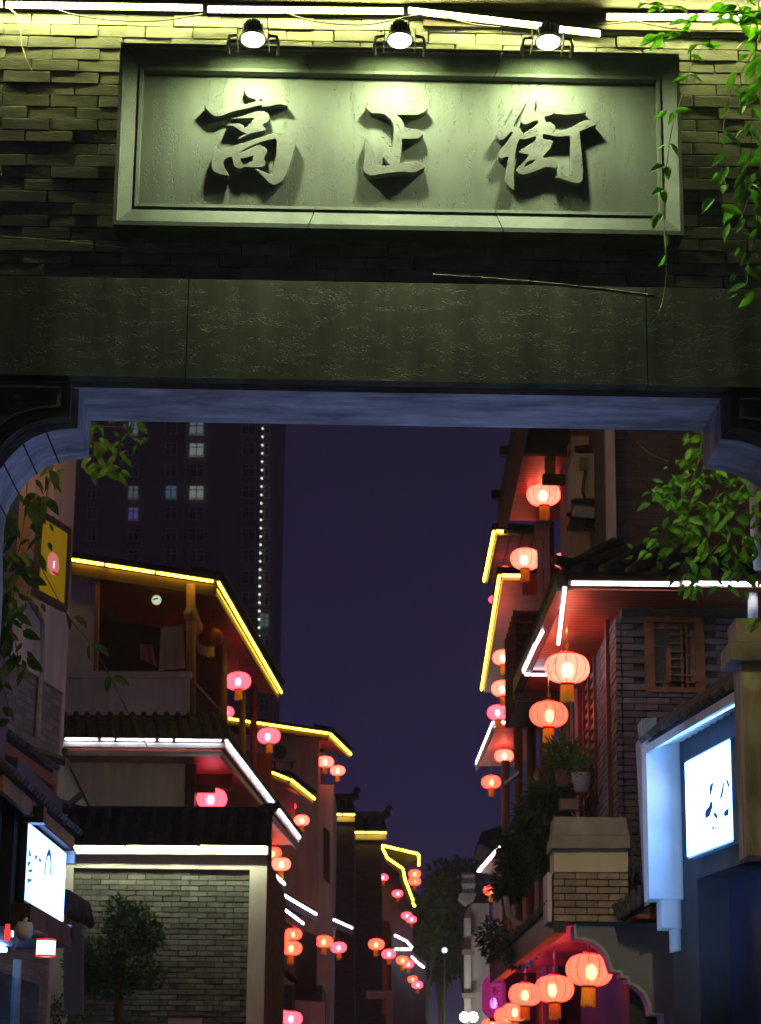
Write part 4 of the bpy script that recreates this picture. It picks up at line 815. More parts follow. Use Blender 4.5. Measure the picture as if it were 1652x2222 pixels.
# roof and eaves
A, B = P(1228, 1262, 20.9), P(1800, 1268, 20.9); B.z = A.z; Cc = PZ(1130, 1488, A.z)
up1 = V((0, 1.2, .62)); hip = A+V((.62, 1.2, .62))
tile_roof(h7, A+V((0, -.05, .08)), B+V((0, -.05, .08)), B+up1, hip, 0.24, .23)
bk = V((Cc.x-A.x, Cc.y-A.y, 0))
tile_roof(h7, Cc+V((-.03, 0, .06)), A+V((-.03, 0, .06)), hip, Cc+V((.62, 0, .62)), 0.24, .25)
MB().tube([A+V((-.12, -.1, .2)), A+V((.1, .15, .2)), hip+V((0, 0, .06))], [.05, .07, .08], 6).build('hip_ridge', roof_tile, h7)
bar('gutter', A+V((-.04, -.02, -.02)), Cc+V((-.04, 0, -.02)), .10, .16, black_metal, h7)
MB().slab([A+V((.03, .05, -.07)), B+V((0, .05, -.07)), B+V((0, 1.0, -.07)), V((xc+.1, YR+.05, A.z-.07)), V((xc+.25, Cc.y, A.z-.07)), Cc+V((.03, 0, -.07))], (0, 0, .03)).build('soffit', wood_red, h7)
bar('fascia', A+V((.02, -.02, .02)), B+V((0, -.02, .02)), .04, .14, wood_dark, h7)
for x0, x1 in ((1238, 1476), (1480, 1655), (1660, 1795)): strip(h7, P(x0, 1266, 20.82), P(x1, 1268, 20.82), led_white, 1, .020)
pz_ = A.z-.11
for a, b in (((1226, 1277), (1212, 1398)), ((1178, 1370), (1165, 1396)), ((1163, 1398), (1148, 1432)), ((1147, 1434), (1136, 1458))): strip(h7, PZ(*a, pz_), PZ(*b, pz_), led_white, 1, .017, .02)
e0 = PZ(1136, 1464, pz_); strip(h7, e0, e0+V((.28, 0, 0)), led_white, 1, .012)
bar('gutter', Cc+V((-.08, 0, -.07)), Cc+V((.62, 0, -.07)), .10, .24, black_metal, h7)
# storey above the roof
xs = P(1338, 1050, 23.2).x
MB().box((xs+2.6, 24.8, 8.6), (5.2, 3.0, 6.0)).build('upper_wall', brick_far, h7)
MB().box((xs-.05, 23.35, 8.6), (.08, .3, 6.0)).build('corner_strip', plaster_pale, h7)
# dark red slatted shutters along the street
ys0, ys1 = YR+2.0, 28.2; zsh0, zsh1 = P(1270, 1760, 25).z, A.z-.15
MB().slab([V((xc-.01, ys0, zsh0)), V((xc-.01, ys1, zsh0)), V((xc-.01, ys1, zsh1)), V((xc-.01, ys0, zsh1))], (.08, 0, 0)).build('shutter_backing', maroon_paint, h7)
for k in range(8):
    y = ys0+.05+(ys1-ys0-.1)*k/7; MB().box((xc-.05, y, (zsh0+zsh1)/2), (.07, .07, zsh1-zsh0)).build('shutter_stile', maroon_paint, h7)
for k in range(12):
    z = zsh0+.15+(zsh1-zsh0-.3)*k/11; MB().box((xc-.045, ys0+.9, z), (.03, 1.5, .045)).build('shutter_slat', wood_brown, h7)
# corner balcony block
yb_ = 21.2
front('coping', [(1204, 1772), (1358, 1774), (1366, 1812), (1200, 1812)], yb_-.05, concrete, h7, .5)
front('coping', [(1198, 1812.5), (1367, 1812.5), (1367, 1840), (1196, 1840)], yb_-.12, concrete, h7, .6)
front('cream_band', [(1203, 1840.5), (1363, 1840.5), (1363, 1892), (1203, 1892)], yb_, mat('cream_paint', (0.72, 0.63, 0.42), .85, .1), h7, .55)
bz0, bz1 = P(1280, 2000, yb_).z, P(1280, 1893, yb_).z; bx0, bx1 = P(1201, 1950, yb_).x, P(1366, 1950, yb_).x
MB().box(((bx0+bx1)/2, yb_+.35, (bz0+bz1)/2), (bx1-bx0-.02, .55, bz1-bz0-.01)).build('block_core', mortar, h7)
brick_panel(h7, V((bx0, yb_+.05, bz0)), (1, 0, 0), bx1-bx0, bz1-bz0+.02, mat('tan_brick', (0.33, 0.26, 0.17), .85, .3, 5, .3, 40, rnd=.35), 0.21, 0.0665, tilt=.01)
MB().box((bx0-.03, yb_+.35, (bz0+bz1)/2), (.04, .6, bz1-bz0)).build('block_side', plaster_pale, h7)
MB().tube([P(1366, 1775, yb_-.1), P(1372, 1830, yb_-.1), P(1374, 1900, yb_-.1), P(1371, 1950, yb_-.1), P(1360, 1985, yb_-.1)], .012, 5).build('cable', cable_dark, h7)
# grey wall with scroll-cut edge and pale trim
edge = [(1205, 2001), (1250, 2003), (1252, 2032), (1268, 2034), (1290, 2040), (1308, 2053), (1321, 2071), (1328, 2092), (1332, 2104), (1352, 2106), (1352, 2116), (1366, 2118), (1368, 2130), (1384, 2136), (1402, 2152), (1413, 2176), (1416, 2197), (1440, 2199), (1443, 2225), (1446, 2420)]
edge = edge[1:]
gw_ = [P(x, y, 21.35) for x, y in edge]+[P(1620, 2420, 21.35), P(1620, 2003, 21.35)]
MB().slab(gw_, (0, .3, 0)).build('scroll_wall', plaster_grey, h7)
tm = MB(); trim = mat('scroll_trim', (0.62, 0.55, 0.62), .8)
for a, b in zip(edge, edge[1:]): tm.beam(P(*a, 21.48), P(*b, 21.48), .34, .022, up=(0, 1, 0)) if False else tm.slab([P(*a, 21.33), P(*b, 21.33), P(*b, 21.33)+V((-.022, 0, -.022)), P(*a, 21.33)+V((-.022, 0, -.022))], (0, .34, 0))
tm.build('scroll_trim', trim, h7)
tile_roof(h7, P(1396, 1962, 20.3), P(1342, 1994, 20.9), P(1330, 1972, 21.1), P(1398, 1922, 20.6), .12, .14)
# canopy over the pavement
A2 = P(1222, 2001, 21.25); C2 = PZ(1078, 2118, A2.z)
bar('fascia', A2+V((-.03, 0, .03)), C2+V((-.03, 0, .03)), .12, .26, black_metal, h7)
MB().slab([A2+V((.03, .1, .05)), V((xc+.6, 21.4, A2.z+.05)), V((xc+.6, C2.y, A2.z+.05)), C2+V((.03, 0, .05))], (0, 0, .04)).build('canopy_soffit', wood_red, h7)
tile_roof(h7, C2+V((-.08, 0, .16)), A2+V((-.08, 0, .16)), A2+V((.75, 0, .55)), C2+V((.75, 0, .55)), .24, .28)
strip(h7, A2+V((.065, .6, -.025)), C2+V((.065, -.5, -.025)), led_violet, 5, .016)
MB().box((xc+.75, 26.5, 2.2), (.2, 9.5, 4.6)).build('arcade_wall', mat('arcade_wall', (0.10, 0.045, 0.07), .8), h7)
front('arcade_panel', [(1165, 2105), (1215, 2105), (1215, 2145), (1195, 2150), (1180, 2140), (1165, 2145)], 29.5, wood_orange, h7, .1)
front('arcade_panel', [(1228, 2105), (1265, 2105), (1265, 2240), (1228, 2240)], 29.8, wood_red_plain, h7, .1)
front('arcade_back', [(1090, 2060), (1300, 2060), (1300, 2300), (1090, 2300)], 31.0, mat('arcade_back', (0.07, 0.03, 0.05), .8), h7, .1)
# ------------------------------------------------------------------ right: tall house with the high timber eave
h8 = thing('timber_house', 'tall timber house on the right with red planked eave and wooden walls', 'house', V((2.4, 30, 0)))
N0 = P(1135, 985, 27.0); F0 = PZ(1105, 1130, N0.z)
ez = N0.z
MB().slab([N0+V((-.02, -1.8, -.10)), F0+V((-.02, 0, -.10)), F0+V((-.02, 0, .28)), N0+V((-.02, -1.8, .28))], (-.14, 0, 0)).build('fascia', wood_dark, h8)
for yy in (27.3, 29.4): MB().box((N0.x-.22, yy, ez+.12), (.12, .12, .12)).build('beam_end', wood_dark, h8)
MB().slab([N0+V((0, -.1, .0)), F0+V((0, 0, .0)), F0+V((1.2, 0, .0)), N0+V((1.2, -.1, 0))], (0, 0, .08)).build('soffit', wood_red, h8)
MB().box((N0.x+.55, N0.y-.15, ez+.12), (1.2, .14, .34)).build('beam', wood_dark, h8)
p = P(1194, 1010, 27.2); MB().box((p.x, p.y, p.z+.12), (.13, .13, .62)).build('hanging_post', wood_brown, h8)
MB().box((p.x+.2, p.y, p.z-.19), (.6, .16, .11)).build('hanging_beam', wood_dark, h8)
xw = P(1222, 1100, 27.5).x
MB().slab([V((xw, 26.2, 4.5)), V((xw, 27.9, 4.5)), V((xw, 27.9, ez)), V((xw, 26.2, ez))], (3, 0, 0)).build('wall', plaster_warm, h8)
MB().slab([V((xw+.45, 27.9, 4.5)), V((xw+.45, 34, 4.5)), V((xw+.45, 34, ez)), V((xw+.45, 27.9, ez))], (1, 0, 0)).build('inner_wall', wood_red_plain, h8)
MB().box((xw+.25, 33.6, (ez+P(1180, 1292, 33.6).z)/2), (.75, .1, ez-P(1180, 1292, 33.6).z)).build('rear_partition', wood_red_plain, h8)
for px, pyt in ((1171, 1125), (1186, 1095)):
    q = P(px, pyt, 31.0); MB().box((q.x, 31, q.z-1.2), (.075, .1, 2.4)).build('column', plaster_pale, h8); MB().box((q.x, 30.98, q.z-.18), (.13, .16, .25)).build('capital', plaster_warm, h8)
MB().box((P(1196, 1200, 31).x, 31.1, P(1196, 1200, 31).z), (.10, .1, 2.6)).build('window_post', wood_dark, h8)
# second eaves, yellow lit
A3 = P(1088, 1250, 34.0); C3 = PZ(1048, 1497, A3.z); B3 = P(1152, 1244, 34.0)
MB().slab([A3+V((0, 0, .03)), V((A3.x+1.0, A3.y, A3.z+.03)), V((C3.x+1.0, C3.y, A3.z+.03)), C3+V((0, 0, .03))], (0, 0, .1)).build('roof', roof_deck, h8)
MB().slab([A3+V((.02, .05, -.05)), V((A3.x+1.0, A3.y+.05, A3.z-.05)), V((C3.x+1.0, C3.y, A3.z-.05)), C3+V((.02, 0, -.05))], (0, 0, .03)).build('soffit', wood_red, h8)
strip(h8, A3+V((-.03, 0, 0)), C3+V((-.03, 0, 0)), led_yellow, 10, .024, .015); strip(h8, A3+V((0, -.03, 0)), V((B3.x, 33.97, A3.z)), led_yellow, 1, .024)
n = 50
for i in range(n):
    M = Matrix.Translation(A3.lerp(C3, (i+.5)/n)+V((-.06, 0, .12))) @ Matrix.Rotation(-math.pi/2, 4, 'Z'); inst('tile', tile_mesh(0.2, .5), M, h8)
A4 = P(1076, 1154, 36.5); C4 = PZ(1054, 1261, A4.z)
MB().slab([A4+V((0, 0, .03)), A4+V((.9, 0, .03)), C4+V((.9, 0, .03)), C4+V((0, 0, .03))], (0, 0, .1)).build('roof', roof_deck, h8)
MB().slab([A4+V((.02, .03, -.05)), A4+V((.9, .03, -.05)), C4+V((.9, 0, -.05)), C4+V((.02, 0, -.05))], (0, 0, .03)).build('soffit', mat('pale_boards', (.5, .38, .42), .7, .3, 4, stripe=('X', 5)), h8)
strip(h8, A4+V((-.03, 0, 0)), C4+V((-.03, 0, 0)), led_yellow, 4, .026, .015); strip(h8, A4+V((0, -.03, 0)), A4+V((.14, -.03, 0)), led_yellow, 1, .024)
n = 18
for i in range(n):
    M = Matrix.Translation(A4.lerp(C4, (i+.5)/n)+V((-.06, 0, .12))) @ Matrix.Rotation(-math.pi/2, 4, 'Z'); inst('tile', tile_mesh(0.2, .5), M, h8)
# dark balcony box with slats
zb0, zb1 = P(1150, 1490, 28).z, P(1150, 1284, 28).z; x0_, x1_ = P(1122, 1400, 29).x, P(1218, 1400, 28).x
MB().box(((x0_+x1_)/2, 30.2, (zb0+zb1)/2), (x1_-x0_, 2.0, zb1-zb0)).build('balcony_box', maroon_paint, h8)
for k in range(9): MB().box(((x0_+x1_)/2, 29.15, zb0+.1+(zb1-zb0-.12)*k/8), (x1_-x0_+.02, .05, .035)).build('balcony_slat', wood_red_plain, h8)
for k in range(6): MB().box((x0_-.02, 29.2+k*.38, (zb0+zb1)/2), (.04, .05, zb1-zb0+.03)).build('balcony_post', wood_red_plain, h8)
# wooden wall boards below
xwl = P(1150, 1600, 33).x
for k in range(13):
    y = 29.2+k*.85; MB().box((xwl+.02*math.sin(k*2.3), y, 3.6), (.10, .80, 5.2)).build('board', wood_orange if k % 3 else wood_brown, h8)
for y in (29.0, 31.6, 34.5, 38.0): MB().tube([V((xwl-.08, y, 1.0)), V((xwl-.08, y, P(1150, 1490, 31).z)) ], .07, 8).build('post', wood_brown, h8)
bar('brace', P(1098, 1700, 34), P(1130, 1675, 33), .05, .05, grey_metal, h8)
MB().box((P(1092, 1800, 44).x+.6, 44.0, 3.4), (1.3, 6, 6.0)).build('rear_wall', maroon_paint, h8)
# third eave, white lit
A5, B5 = P(1074, 1568, 40.0), P(1108, 1572, 40); C5 = PZ(1037, 1657, A5.z)
MB().slab([A5+V((0, 0, .03)), A5+V((.9, 0, .03)), C5+V((.9, 0, .03)), C5+V((0, 0, .03))], (0, 0, .1)).build('roof', roof_deck, h8)
MB().slab([A5+V((.02, .03, -.05)), A5+V((.9, .03, -.05)), C5+V((.9, 0, -.05)), C5+V((.02, 0, -.05))], (0, 0, .03)).build('soffit', wood_red, h8)
strip(h8, A5+V((-.03, 0, 0)), C5+V((-.03, 0, 0)), led_white, 4, .024, .02); strip(h8, A5+V((0, -.03, 0)), V((B5.x, 39.97, A5.z)), led_white, 1, .022)
bar('fascia', A5+V((-.02, 0, -.09)), C5+V((-.02, 0, -.09)), .04, .12, plaster_white, h8)
# ------------------------------------------------------------------ far right
h9 = thing('far_house', 'far house on the right with slanting white lit eave above two lanterns', 'house', V((2.9, 56, 0)))
A6 = P(1086, 1836, 56.0); C6 = PZ(1038, 1891, A6.z)
strip(h9, A6, C6, led_white, 3, .035, .03)
MB().slab([A6+V((0, 0, .04)), A6+V((1.2, 0, .04)), C6+V((1.2, 0, .04)), C6+V((0, 0, .04))], (0, 0, .12)).build('roof', roof_deck, h9)
MB().slab([A6+V((.03, 0, -.05)), A6+V((1.2, 0, -.05)), C6+V((1.2, 0, -.05)), C6+V((.03, 0, -.05))], (0, 0, .03)).build('soffit', wood_red, h9)
MB().box((A6.x+1.6, 62, 3), (2.2, 14, 7.5)).build('wall', maroon_paint, h9)
front('roof', [(1045, 1805), (1090, 1790), (1120, 1840), (1070, 1845), (1040, 1830)], 66, roof_deck, h9, 4)
h10 = thing('balustrade_house', 'small pale stone house with white balustrade at the street end', 'house', V((P(1017, 2300, 82).x, 82, 0)))
pw = plaster_white
front('column', [(1008, 1992), (1022, 1992), (1022, 2330), (1008, 2330)], 82, pw, h10, .6)
front('wall', [(1020, 1960), (1062, 1960), (1062, 2330), (1020, 2330)], 83, plaster_pale, h10, 5)
front('balcony_slab', [(998, 1938), (1034, 1938), (1030, 1950), (1012, 1962), (996, 1950)], 81, pw, h10, 1)
front('balcony_rail', [(1004, 1893), (1030, 1893), (1030, 1898), (1004, 1898)], 81, pw, h10, .8)
for px in (1007, 1013, 1020, 1027): MB().lathe([(.09, 0), (.04, .1), (.11, .3), (.05, .5), (.09, .62)], 8, P(px, 1936, 81)).build('baluster', pw, h10)
for y in (2060, 2155): front('ledge', [(1003, y), (1030, y), (1030, y+10), (1003, y+10)], 81.5, concrete, h10, .5)
# ------------------------------------------------------------------ lanterns
def lantern_mat(name, em, es, tint, ink=0.3, rough=0.68):
    m = bpy.data.materials.new(name); m.use_nodes = True; t = m.node_tree; N = t.nodes; L = t.links; N.clear()
    o = N.new('ShaderNodeOutputMaterial'); e_ = N.new('ShaderNodeEmission'); rf = N.new('ShaderNodeBsdfRefraction'); ad = N.new('ShaderNodeAddShader'); df = N.new('ShaderNodeBsdfDiffuse'); mx = N.new('ShaderNodeMixShader')
    rf.inputs['Color'].default_value = (*tint, 1); rf.inputs['Roughness'].default_value = rough; rf.inputs['IOR'].default_value = 1.12
    df.inputs['Color'].default_value = (*[min(1, q)*0.35 for q in em], 1); mx.inputs[0].default_value = 0.55
    L.new(df.outputs[0], mx.inputs[1]); L.new(rf.outputs[0], mx.inputs[2])
    L.new(mx.outputs[0], ad.inputs[0]); L.new(e_.outputs[0], ad.inputs[1]); L.new(ad.outputs[0], o.inputs[0]); e_.inputs[1].default_value = es
    tc_ = N.new('ShaderNodeTexCoord'); nz = N.new('ShaderNodeTexNoise'); nz.inputs['Scale'].default_value = 26; nz.inputs['Detail'].default_value = 1; L.new(tc_.outputs['Object'], nz.inputs['Vector'])
    r1 = N.new('ShaderNodeMapRange'); r1.inputs[1].default_value = .5; r1.inputs[2].default_value = .56; L.new(nz.outputs[0], r1.inputs[0])
    sp = N.new('ShaderNodeSeparateXYZ'); L.new(tc_.outputs['Object'], sp.inputs[0])     # printed patches on two sides
    ab = N.new('ShaderNodeMath'); ab.operation = 'ABSOLUTE'; L.new(sp.outputs['X'], ab.inputs[0]); r2 = N.new('ShaderNodeMapRange'); r2.inputs[1].default_value = .075; r2.inputs[2].default_value = .06; L.new(ab.outputs[0], r2.inputs[0])
    a2 = N.new('ShaderNodeMath'); a2.operation = 'ABSOLUTE'; L.new(sp.outputs['Z'], a2.inputs[0]); r3 = N.new('ShaderNodeMapRange'); r3.inputs[1].default_value = .095; r3.inputs[2].default_value = .085; L.new(a2.outputs[0], r3.inputs[0])
    m1 = N.new('ShaderNodeMath'); m1.operation = 'MULTIPLY'; L.new(r1.outputs[0], m1.inputs[0]); L.new(r2.outputs[0], m1.inputs[1])
    m2 = N.new('ShaderNodeMath'); m2.operation = 'MULTIPLY'; L.new(m1.outputs[0], m2.inputs[0]); L.new(r3.outputs[0], m2.inputs[1])
    mc = N.new('ShaderNodeMix'); mc.data_type = 'RGBA'; mc.inputs[6].default_value = (*em, 1); mc.inputs[7].default_value = (*[q*(1-ink) for q in em], 1); mc.inputs[7].default_value[1] *= .6
    L.new(m2.outputs[0], mc.inputs[0]); L.new(mc.outputs[2], e_.inputs[0])
    return m
silk = {'orange': lantern_mat('silk_orange', (4.4, 0.25, 0.15), 1.0, (1.0, 0.55, 0.30)), 'pale': lantern_mat('silk_pale', (4.4, 0.42, 0.29), 1.0, (1.0, 0.72, 0.5)),
        'pink': lantern_mat('silk_pink', (3.2, 0.23, 0.30), 1.0, (1.0, 0.5, 0.65)), 'magenta': lantern_mat('silk_magenta', (0.36, 0.03, 0.17), 0.40, (0.9, 0.3, 0.8), 0.0)}
silk['dark'] = mat('silk_unlit', (0.30, 0.045, 0.015), .6, .2, 8)
bulbs = {'orange': emitter('bulb_warm', (1.0, 0.72, 0.40), 10.0), 'pale': emitter('bulb_bright', (1.0, 0.80, 0.55), 11.0), 'pink': emitter('bulb_cool', (1.0, 0.72, 1.0), 10.0), 'magenta': emitter('bulb_violet', (0.8, 0.4, 1.0), 12.0)}
gold = mat('gold_trim', (0.75, 0.42, 0.06), .3, .2, 20, metal=.8)
red_trim = mat('red_trim', (0.35, 0.02, 0.015), .4)
tassel_m = mat('tassel', (0.90, 0.78, 0.05), .8, .3, 30, stretch=(8, 8, .5))
prof_ = [(.075, .150), (.12, .148), (.165, .132), (.202, .103), (.228, .062), (.24, .015), (.238, -.03), (.222, -.075), (.19, -.115), (.145, -.142), (.10, -.155), (.075, -.158)]
LM = {}
for k in silk:
    if k != 'magenta': LM[k] = MB().lathe(prof_, 72, gore=.05, ng=12).mesh('lantern_body', silk[k], True)
q = MB()
for k in range(12):
    t_ = 2*math.pi*(k+.5)/12; q.tube([V((r*0.953*math.cos(t_), r*0.953*math.sin(t_), z)) for r, z in prof_], .0036, 4, False)
LM['rib'] = q.mesh('rib_wires', mat('rib_wire', (0.25, 0.05, 0.03), .5))
LM['cap'] = MB().lathe([(.0, .186), (.066, .186), (.07, .18), (.07, .146), (.076, .143), (.076, .138)], 24).mesh('cap', red_trim, True)
LM['capring'] = MB().lathe([(.068, .172), (.073, .17), (.073, .163), (.068, .161)], 24).mesh('gold_band', gold, True)
LM['ring'] = MB().lathe([(.076, -.15), (.077, -.155), (.077, -.176), (.070, -.178), (.070, -.155)], 24).mesh('bottom_ring', red_trim, True)
q = MB()
for k in range(34):
    t_ = 2*math.pi*k/34; a = V((.066*math.cos(t_), .066*math.sin(t_), 0)); s_ = V((-math.sin(t_), math.cos(t_), 0))*.0052; L_ = R.uniform(.17, .195)
    q.slab([a-s_+V((0, 0, -.172)), a+s_+V((0, 0, -.172)), a*1.07+s_*.8+V((0, 0, -.172-L_)), a*1.07-s_*.8+V((0, 0, -.172-L_))], a.normalized()*.004)
LM['tassel'] = q.mesh('tassel', tassel_m)
LM['bulb'] = {k: MB().lathe([(0, .06), (.032, .048), (.046, .01), (.044, -.02), (.03, -.05), (0, -.06)], 12).mesh('bulb', bulbs[k], True) for k in bulbs}
LM['cord'] = MB().tube([(0, 0, .186), (0, 0, .24), (.01, 0, .30), (0, 0, .42)], .005, 5).mesh('cord', gold)
LM['hook'] = MB().tube([V((.02*math.cos(a/5*math.pi), 0, .235+.03*math.sin(a/5*math.pi))) for a in range(11)], .006, 5).mesh('hook', gold)
def lantern(x, y, wpx, kind, label, Y=None, cord=0.0, size=0.48):
    Y = Y or 4880*size/wpx; s = 1.0
    if Y and wpx: s = (wpx*Y/4880)/0.48
    c = P(x, y, Y)
    t = thing('lantern', label, 'lantern', c, group='hanging lanterns')
    M = Matrix.Translation(c) @ Matrix.Rotation(R.uniform(-.09, .09), 4, 'X') @ Matrix.Rotation(R.uniform(-.06, .06), 4, 'Y') @ Matrix.Rotation(R.uniform(0, 6.28), 4, 'Z') @ Matrix.Scale(s, 4)
    b = inst('body', LM[kind], M, t); inst('rib_wires', LM['rib'], M, b)
    cp = inst('cap', LM['cap'], M, t); inst('gold_band', LM['capring'], M, cp); inst('bottom_ring', LM['ring'], M, t); inst('tassel', LM['tassel'], M, t)
    if kind != 'dark': inst('bulb', LM['bulb'][kind], M @ Matrix.Translation((R.uniform(-.02, .02), R.uniform(-.02, .02), -.01)), t)
    if wpx > 60: inst('hook', LM['hook'], M, t)
    if cord: MB().tube([c+V((0, 0, .18*s)), c+V((.004, 0, .18*s+cord/2)), c+V((0, 0, .18*s+cord))], .006, 5).build('cord', gold, t)
    else: inst('cord', LM['cord'], M, t)
for a in [(457, 1383, 60, 'dark', 'unlit dark orange lantern under the left timber balcony roof', 37.2),
 (517, 1478, 58, 'pink', 'pink lit lantern between the balcony posts on the left', 40.5), (584, 1597, 52, 'pink', 'pink lantern in front of the air conditioner on the cream wall', 44.5),
 (491, 1545, 36, 'pink', 'lantern mostly hidden behind the second balcony post', 48), (460, 1733, 68, 'pink', 'pink lantern under the red porch ceiling above the brick annex', 37.6),
 (707, 1653, 36, 'pale', 'pale lantern tucked under the roof corner of the cream house', 64.2), (733, 1672, 33, 'pale', 'lantern hanging free right of the cream house corner', 65),
 (627, 1750, 32, 'orange', 'lantern half hidden by the white lit eave of the balcony house', 60), (655, 1780, 34, 'pale', 'lantern against the rosy wall under the lower yellow eave', 58.2),
 (592, 1852, 40, 'orange', 'upper of two touching lanterns beside the annex roof', 49), (610, 1875, 43, 'pale', 'lower of two touching lanterns beside the annex roof', 48.5),
 (637, 2027, 38, 'orange', 'back lantern of the cluster of three right of the annex pilaster', 53), (615, 2035, 38, 'orange', 'left lantern of the cluster of three right of the annex pilaster', 52.5),
 (633, 2057, 46, 'orange', 'front lowest lantern of the cluster of three right of the annex', 50.5), (704, 2043, 38, 'orange', 'orange lantern beneath the long white lit eave', 61),
 (735, 2056, 35, 'pink', 'pink lantern right beside the orange one beneath the white eave', 62), (817, 2049, 35, 'orange', 'orange lantern at the foot of the dark gable house', 72),
 (844, 2070, 31, 'pink', 'pink lantern right of the gable house orange lantern', 74), (874, 2084, 28, 'orange', 'orange lantern overlapping a pink one by the far shops', 80),
 (886, 2092, 25, 'pink', 'pink lantern behind the orange one by the far shops', 84), (832, 1904, 22, 'pink', 'small pink lantern beside the dark gable corner', 92),
 (900, 1896, 27, 'orange', 'upper lantern of the stacked pair at the far yellow roof corner', 90), (900, 1912, 27, 'orange', 'lower lantern of the stacked pair at the far yellow roof corner', 90),
 (863, 1939, 24, 'pink', 'far pink lantern under the zigzag yellow strip', 93), (883, 1987, 24, 'pink', 'left of two small far pink lanterns under the zigzag end', 92), (893, 1995, 23, 'pink', 'right of two small far pink lanterns under the zigzag end', 91),
 (896, 2125, 22, 'orange', 'small far lantern low on the left by the street end', 92), (906, 2137, 24, 'pink', 'lowest small far pink lantern by the street end', 90),
 (613, 2207, 44, 'pink', 'left of two pink lanterns cut by the bottom picture edge', 50), (634, 2210, 46, 'pink', 'right of two pink lanterns cut by the bottom picture edge', 49.5),
 (1180, 1073, 78, 'pale', 'big pale lantern under the high red planked eave', 28.6), (1141, 1213, 70, 'pale', 'pale lantern before the pink columns of the timber house', 32.0),
 (1222, 1216, 46, 'pale', 'lantern standing in for a window reflection behind the dark post', 32.6), (1096, 1240, 34, 'pink', 'pink lantern peeking above the yellow lit roof on the right', 38),  # pale lantern by the window post is added for a reflection in glass
 (1073, 1301, 26, 'pink', 'pink lantern peeking left of the long yellow strip', 47), (1101, 1350, 44, 'orange', 'lantern behind the top of the dark balcony box', 38.5),
 (1093, 1427, 50, 'pale', 'lantern half hidden by the left side of the dark balcony box', 37.5), (1092, 1494, 53, 'pale', 'lantern just below the dark balcony box', 37),
 (1081, 1546, 49, 'pink', 'pink lantern hanging below the long yellow eave', 38.5), (1231, 1450, 102, 'pale', 'largest pale lantern under the white lit corner eave', 22.6),
 (1191, 1550, 86, 'orange', 'orange lantern just below the largest lantern on the right', 25.2), (1094, 1640, 42, 'pale', 'lantern under the white lit eave beside the wooden wall', 42.5),
 (1066, 1697, 43, 'orange', 'lantern hanging against the sky below the white lit eave', 44), (1093, 1908, 38, 'pale', 'upper lantern under the far right white eave', 57), (1066, 1932, 33, 'orange', 'lower lantern behind dangling leaves on the far right', 60),
 (1279, 2105, 103, 'orange', 'largest orange lantern at the lower right before the scroll wall', 22.2), (1203, 2146, 86, 'orange', 'second orange lantern of the row under the purple canopy', 25.6),
 (1140, 2158, 72, 'orange', 'third orange lantern of the row under the purple canopy', 28.2), (1118, 2196, 58, 'orange', 'lower orange lantern behind the row under the purple canopy', 29.6),
 (1100, 2204, 54, 'orange', 'orange lantern right of the tall magenta lantern, low down', 30.2), (1068, 2226, 46, 'orange', 'orange lantern top showing below the tall magenta lantern', 33)]:
    lantern(*a[:5], Y=a[5], cord={1231: .62, 1191: .55, 1279: .3, 1203: .25, 1066: .35}.get(a[0], 0.0))
# tall magenta lantern with two characters
c = P(1072, 2163, 31.0); t = thing('tall_lantern', 'tall magenta lantern with two dark characters at the lower right', 'lantern', c)
pr = [(.07, .28), (.12, .27), (.155, .22), (.166, .14), (.166, -.14), (.155, -.22), (.12, -.27), (.07, -.28)]
pr2 = []
for i in range(45):
    z_ = .28-.56*i/44; r_ = .166*min(1, (1-max(0, (abs(z_)-.13)/.19)**2.4)); pr2.append((max(r_, .07)*(1-.012*(i % 2)), z_))
b = MB().lathe(pr2, 32, c).build('body', silk['magenta'], t, True)
MB().lathe([(0, .33), (.06, .33), (.066, .27)], 16, c).build('cap', gold, t, True); MB().lathe([(.066, -.275), (.06, -.33), (0, -.33)], 16, c).build('bottom_ring', gold, t, True)
MB().lathe([(0, .06), (.03, .05), (.04, 0), (.03, -.06), (0, -.07)], 10, c+V((0, 0, -.08))).build('bulb', bulbs['magenta'], t, True)
MB().tube([c+V((0, 0, .33)), c+V((0, 0, .6))], .006, 5).build('cord', gold, t)
ink = mat('ink', (0.012, 0.01, 0.03), .7)
def brush(strokes, cx0, cz0, s, nm):
    q = MB()
    for st in strokes:
        w_ = st[0]; pts = []
        for (x_, y_) in st[1]:
            u_ = cx0+(x_-.5)*s; z_ = cz0+(.5-y_)*s; th = u_/.166; r_ = .1735
            pts.append(c+V((r_*math.sin(th), -r_*math.cos(th), z_)))
        q.tube(pts, [w_*s*(1.15 if i == 0 else .85) for i in range(len(pts))], 6)
    q.build(nm, ink, t)
brush([(.05, [(.48, .0), (.53, .09)]), (.05, [(.14, .24), (.16, .14)]), (.045, [(.14, .15), (.5, .13), (.88, .13), (.82, .24)]), (.045, [(.42, .22), (.33, .34), (.18, .46)]), (.04, [(.38, .28), (.66, .27), (.5, .42), (.3, .53), (.08, .62)]), (.05, [(.36, .34), (.55, .46), (.78, .55), (.95, .6)]), (.045, [(.3, .64), (.32, .95)]), (.045, [(.3, .65), (.7, .62), (.68, .93)]), (.045, [(.32, .92), (.68, .91)])], .015, .075, .125, 'character')
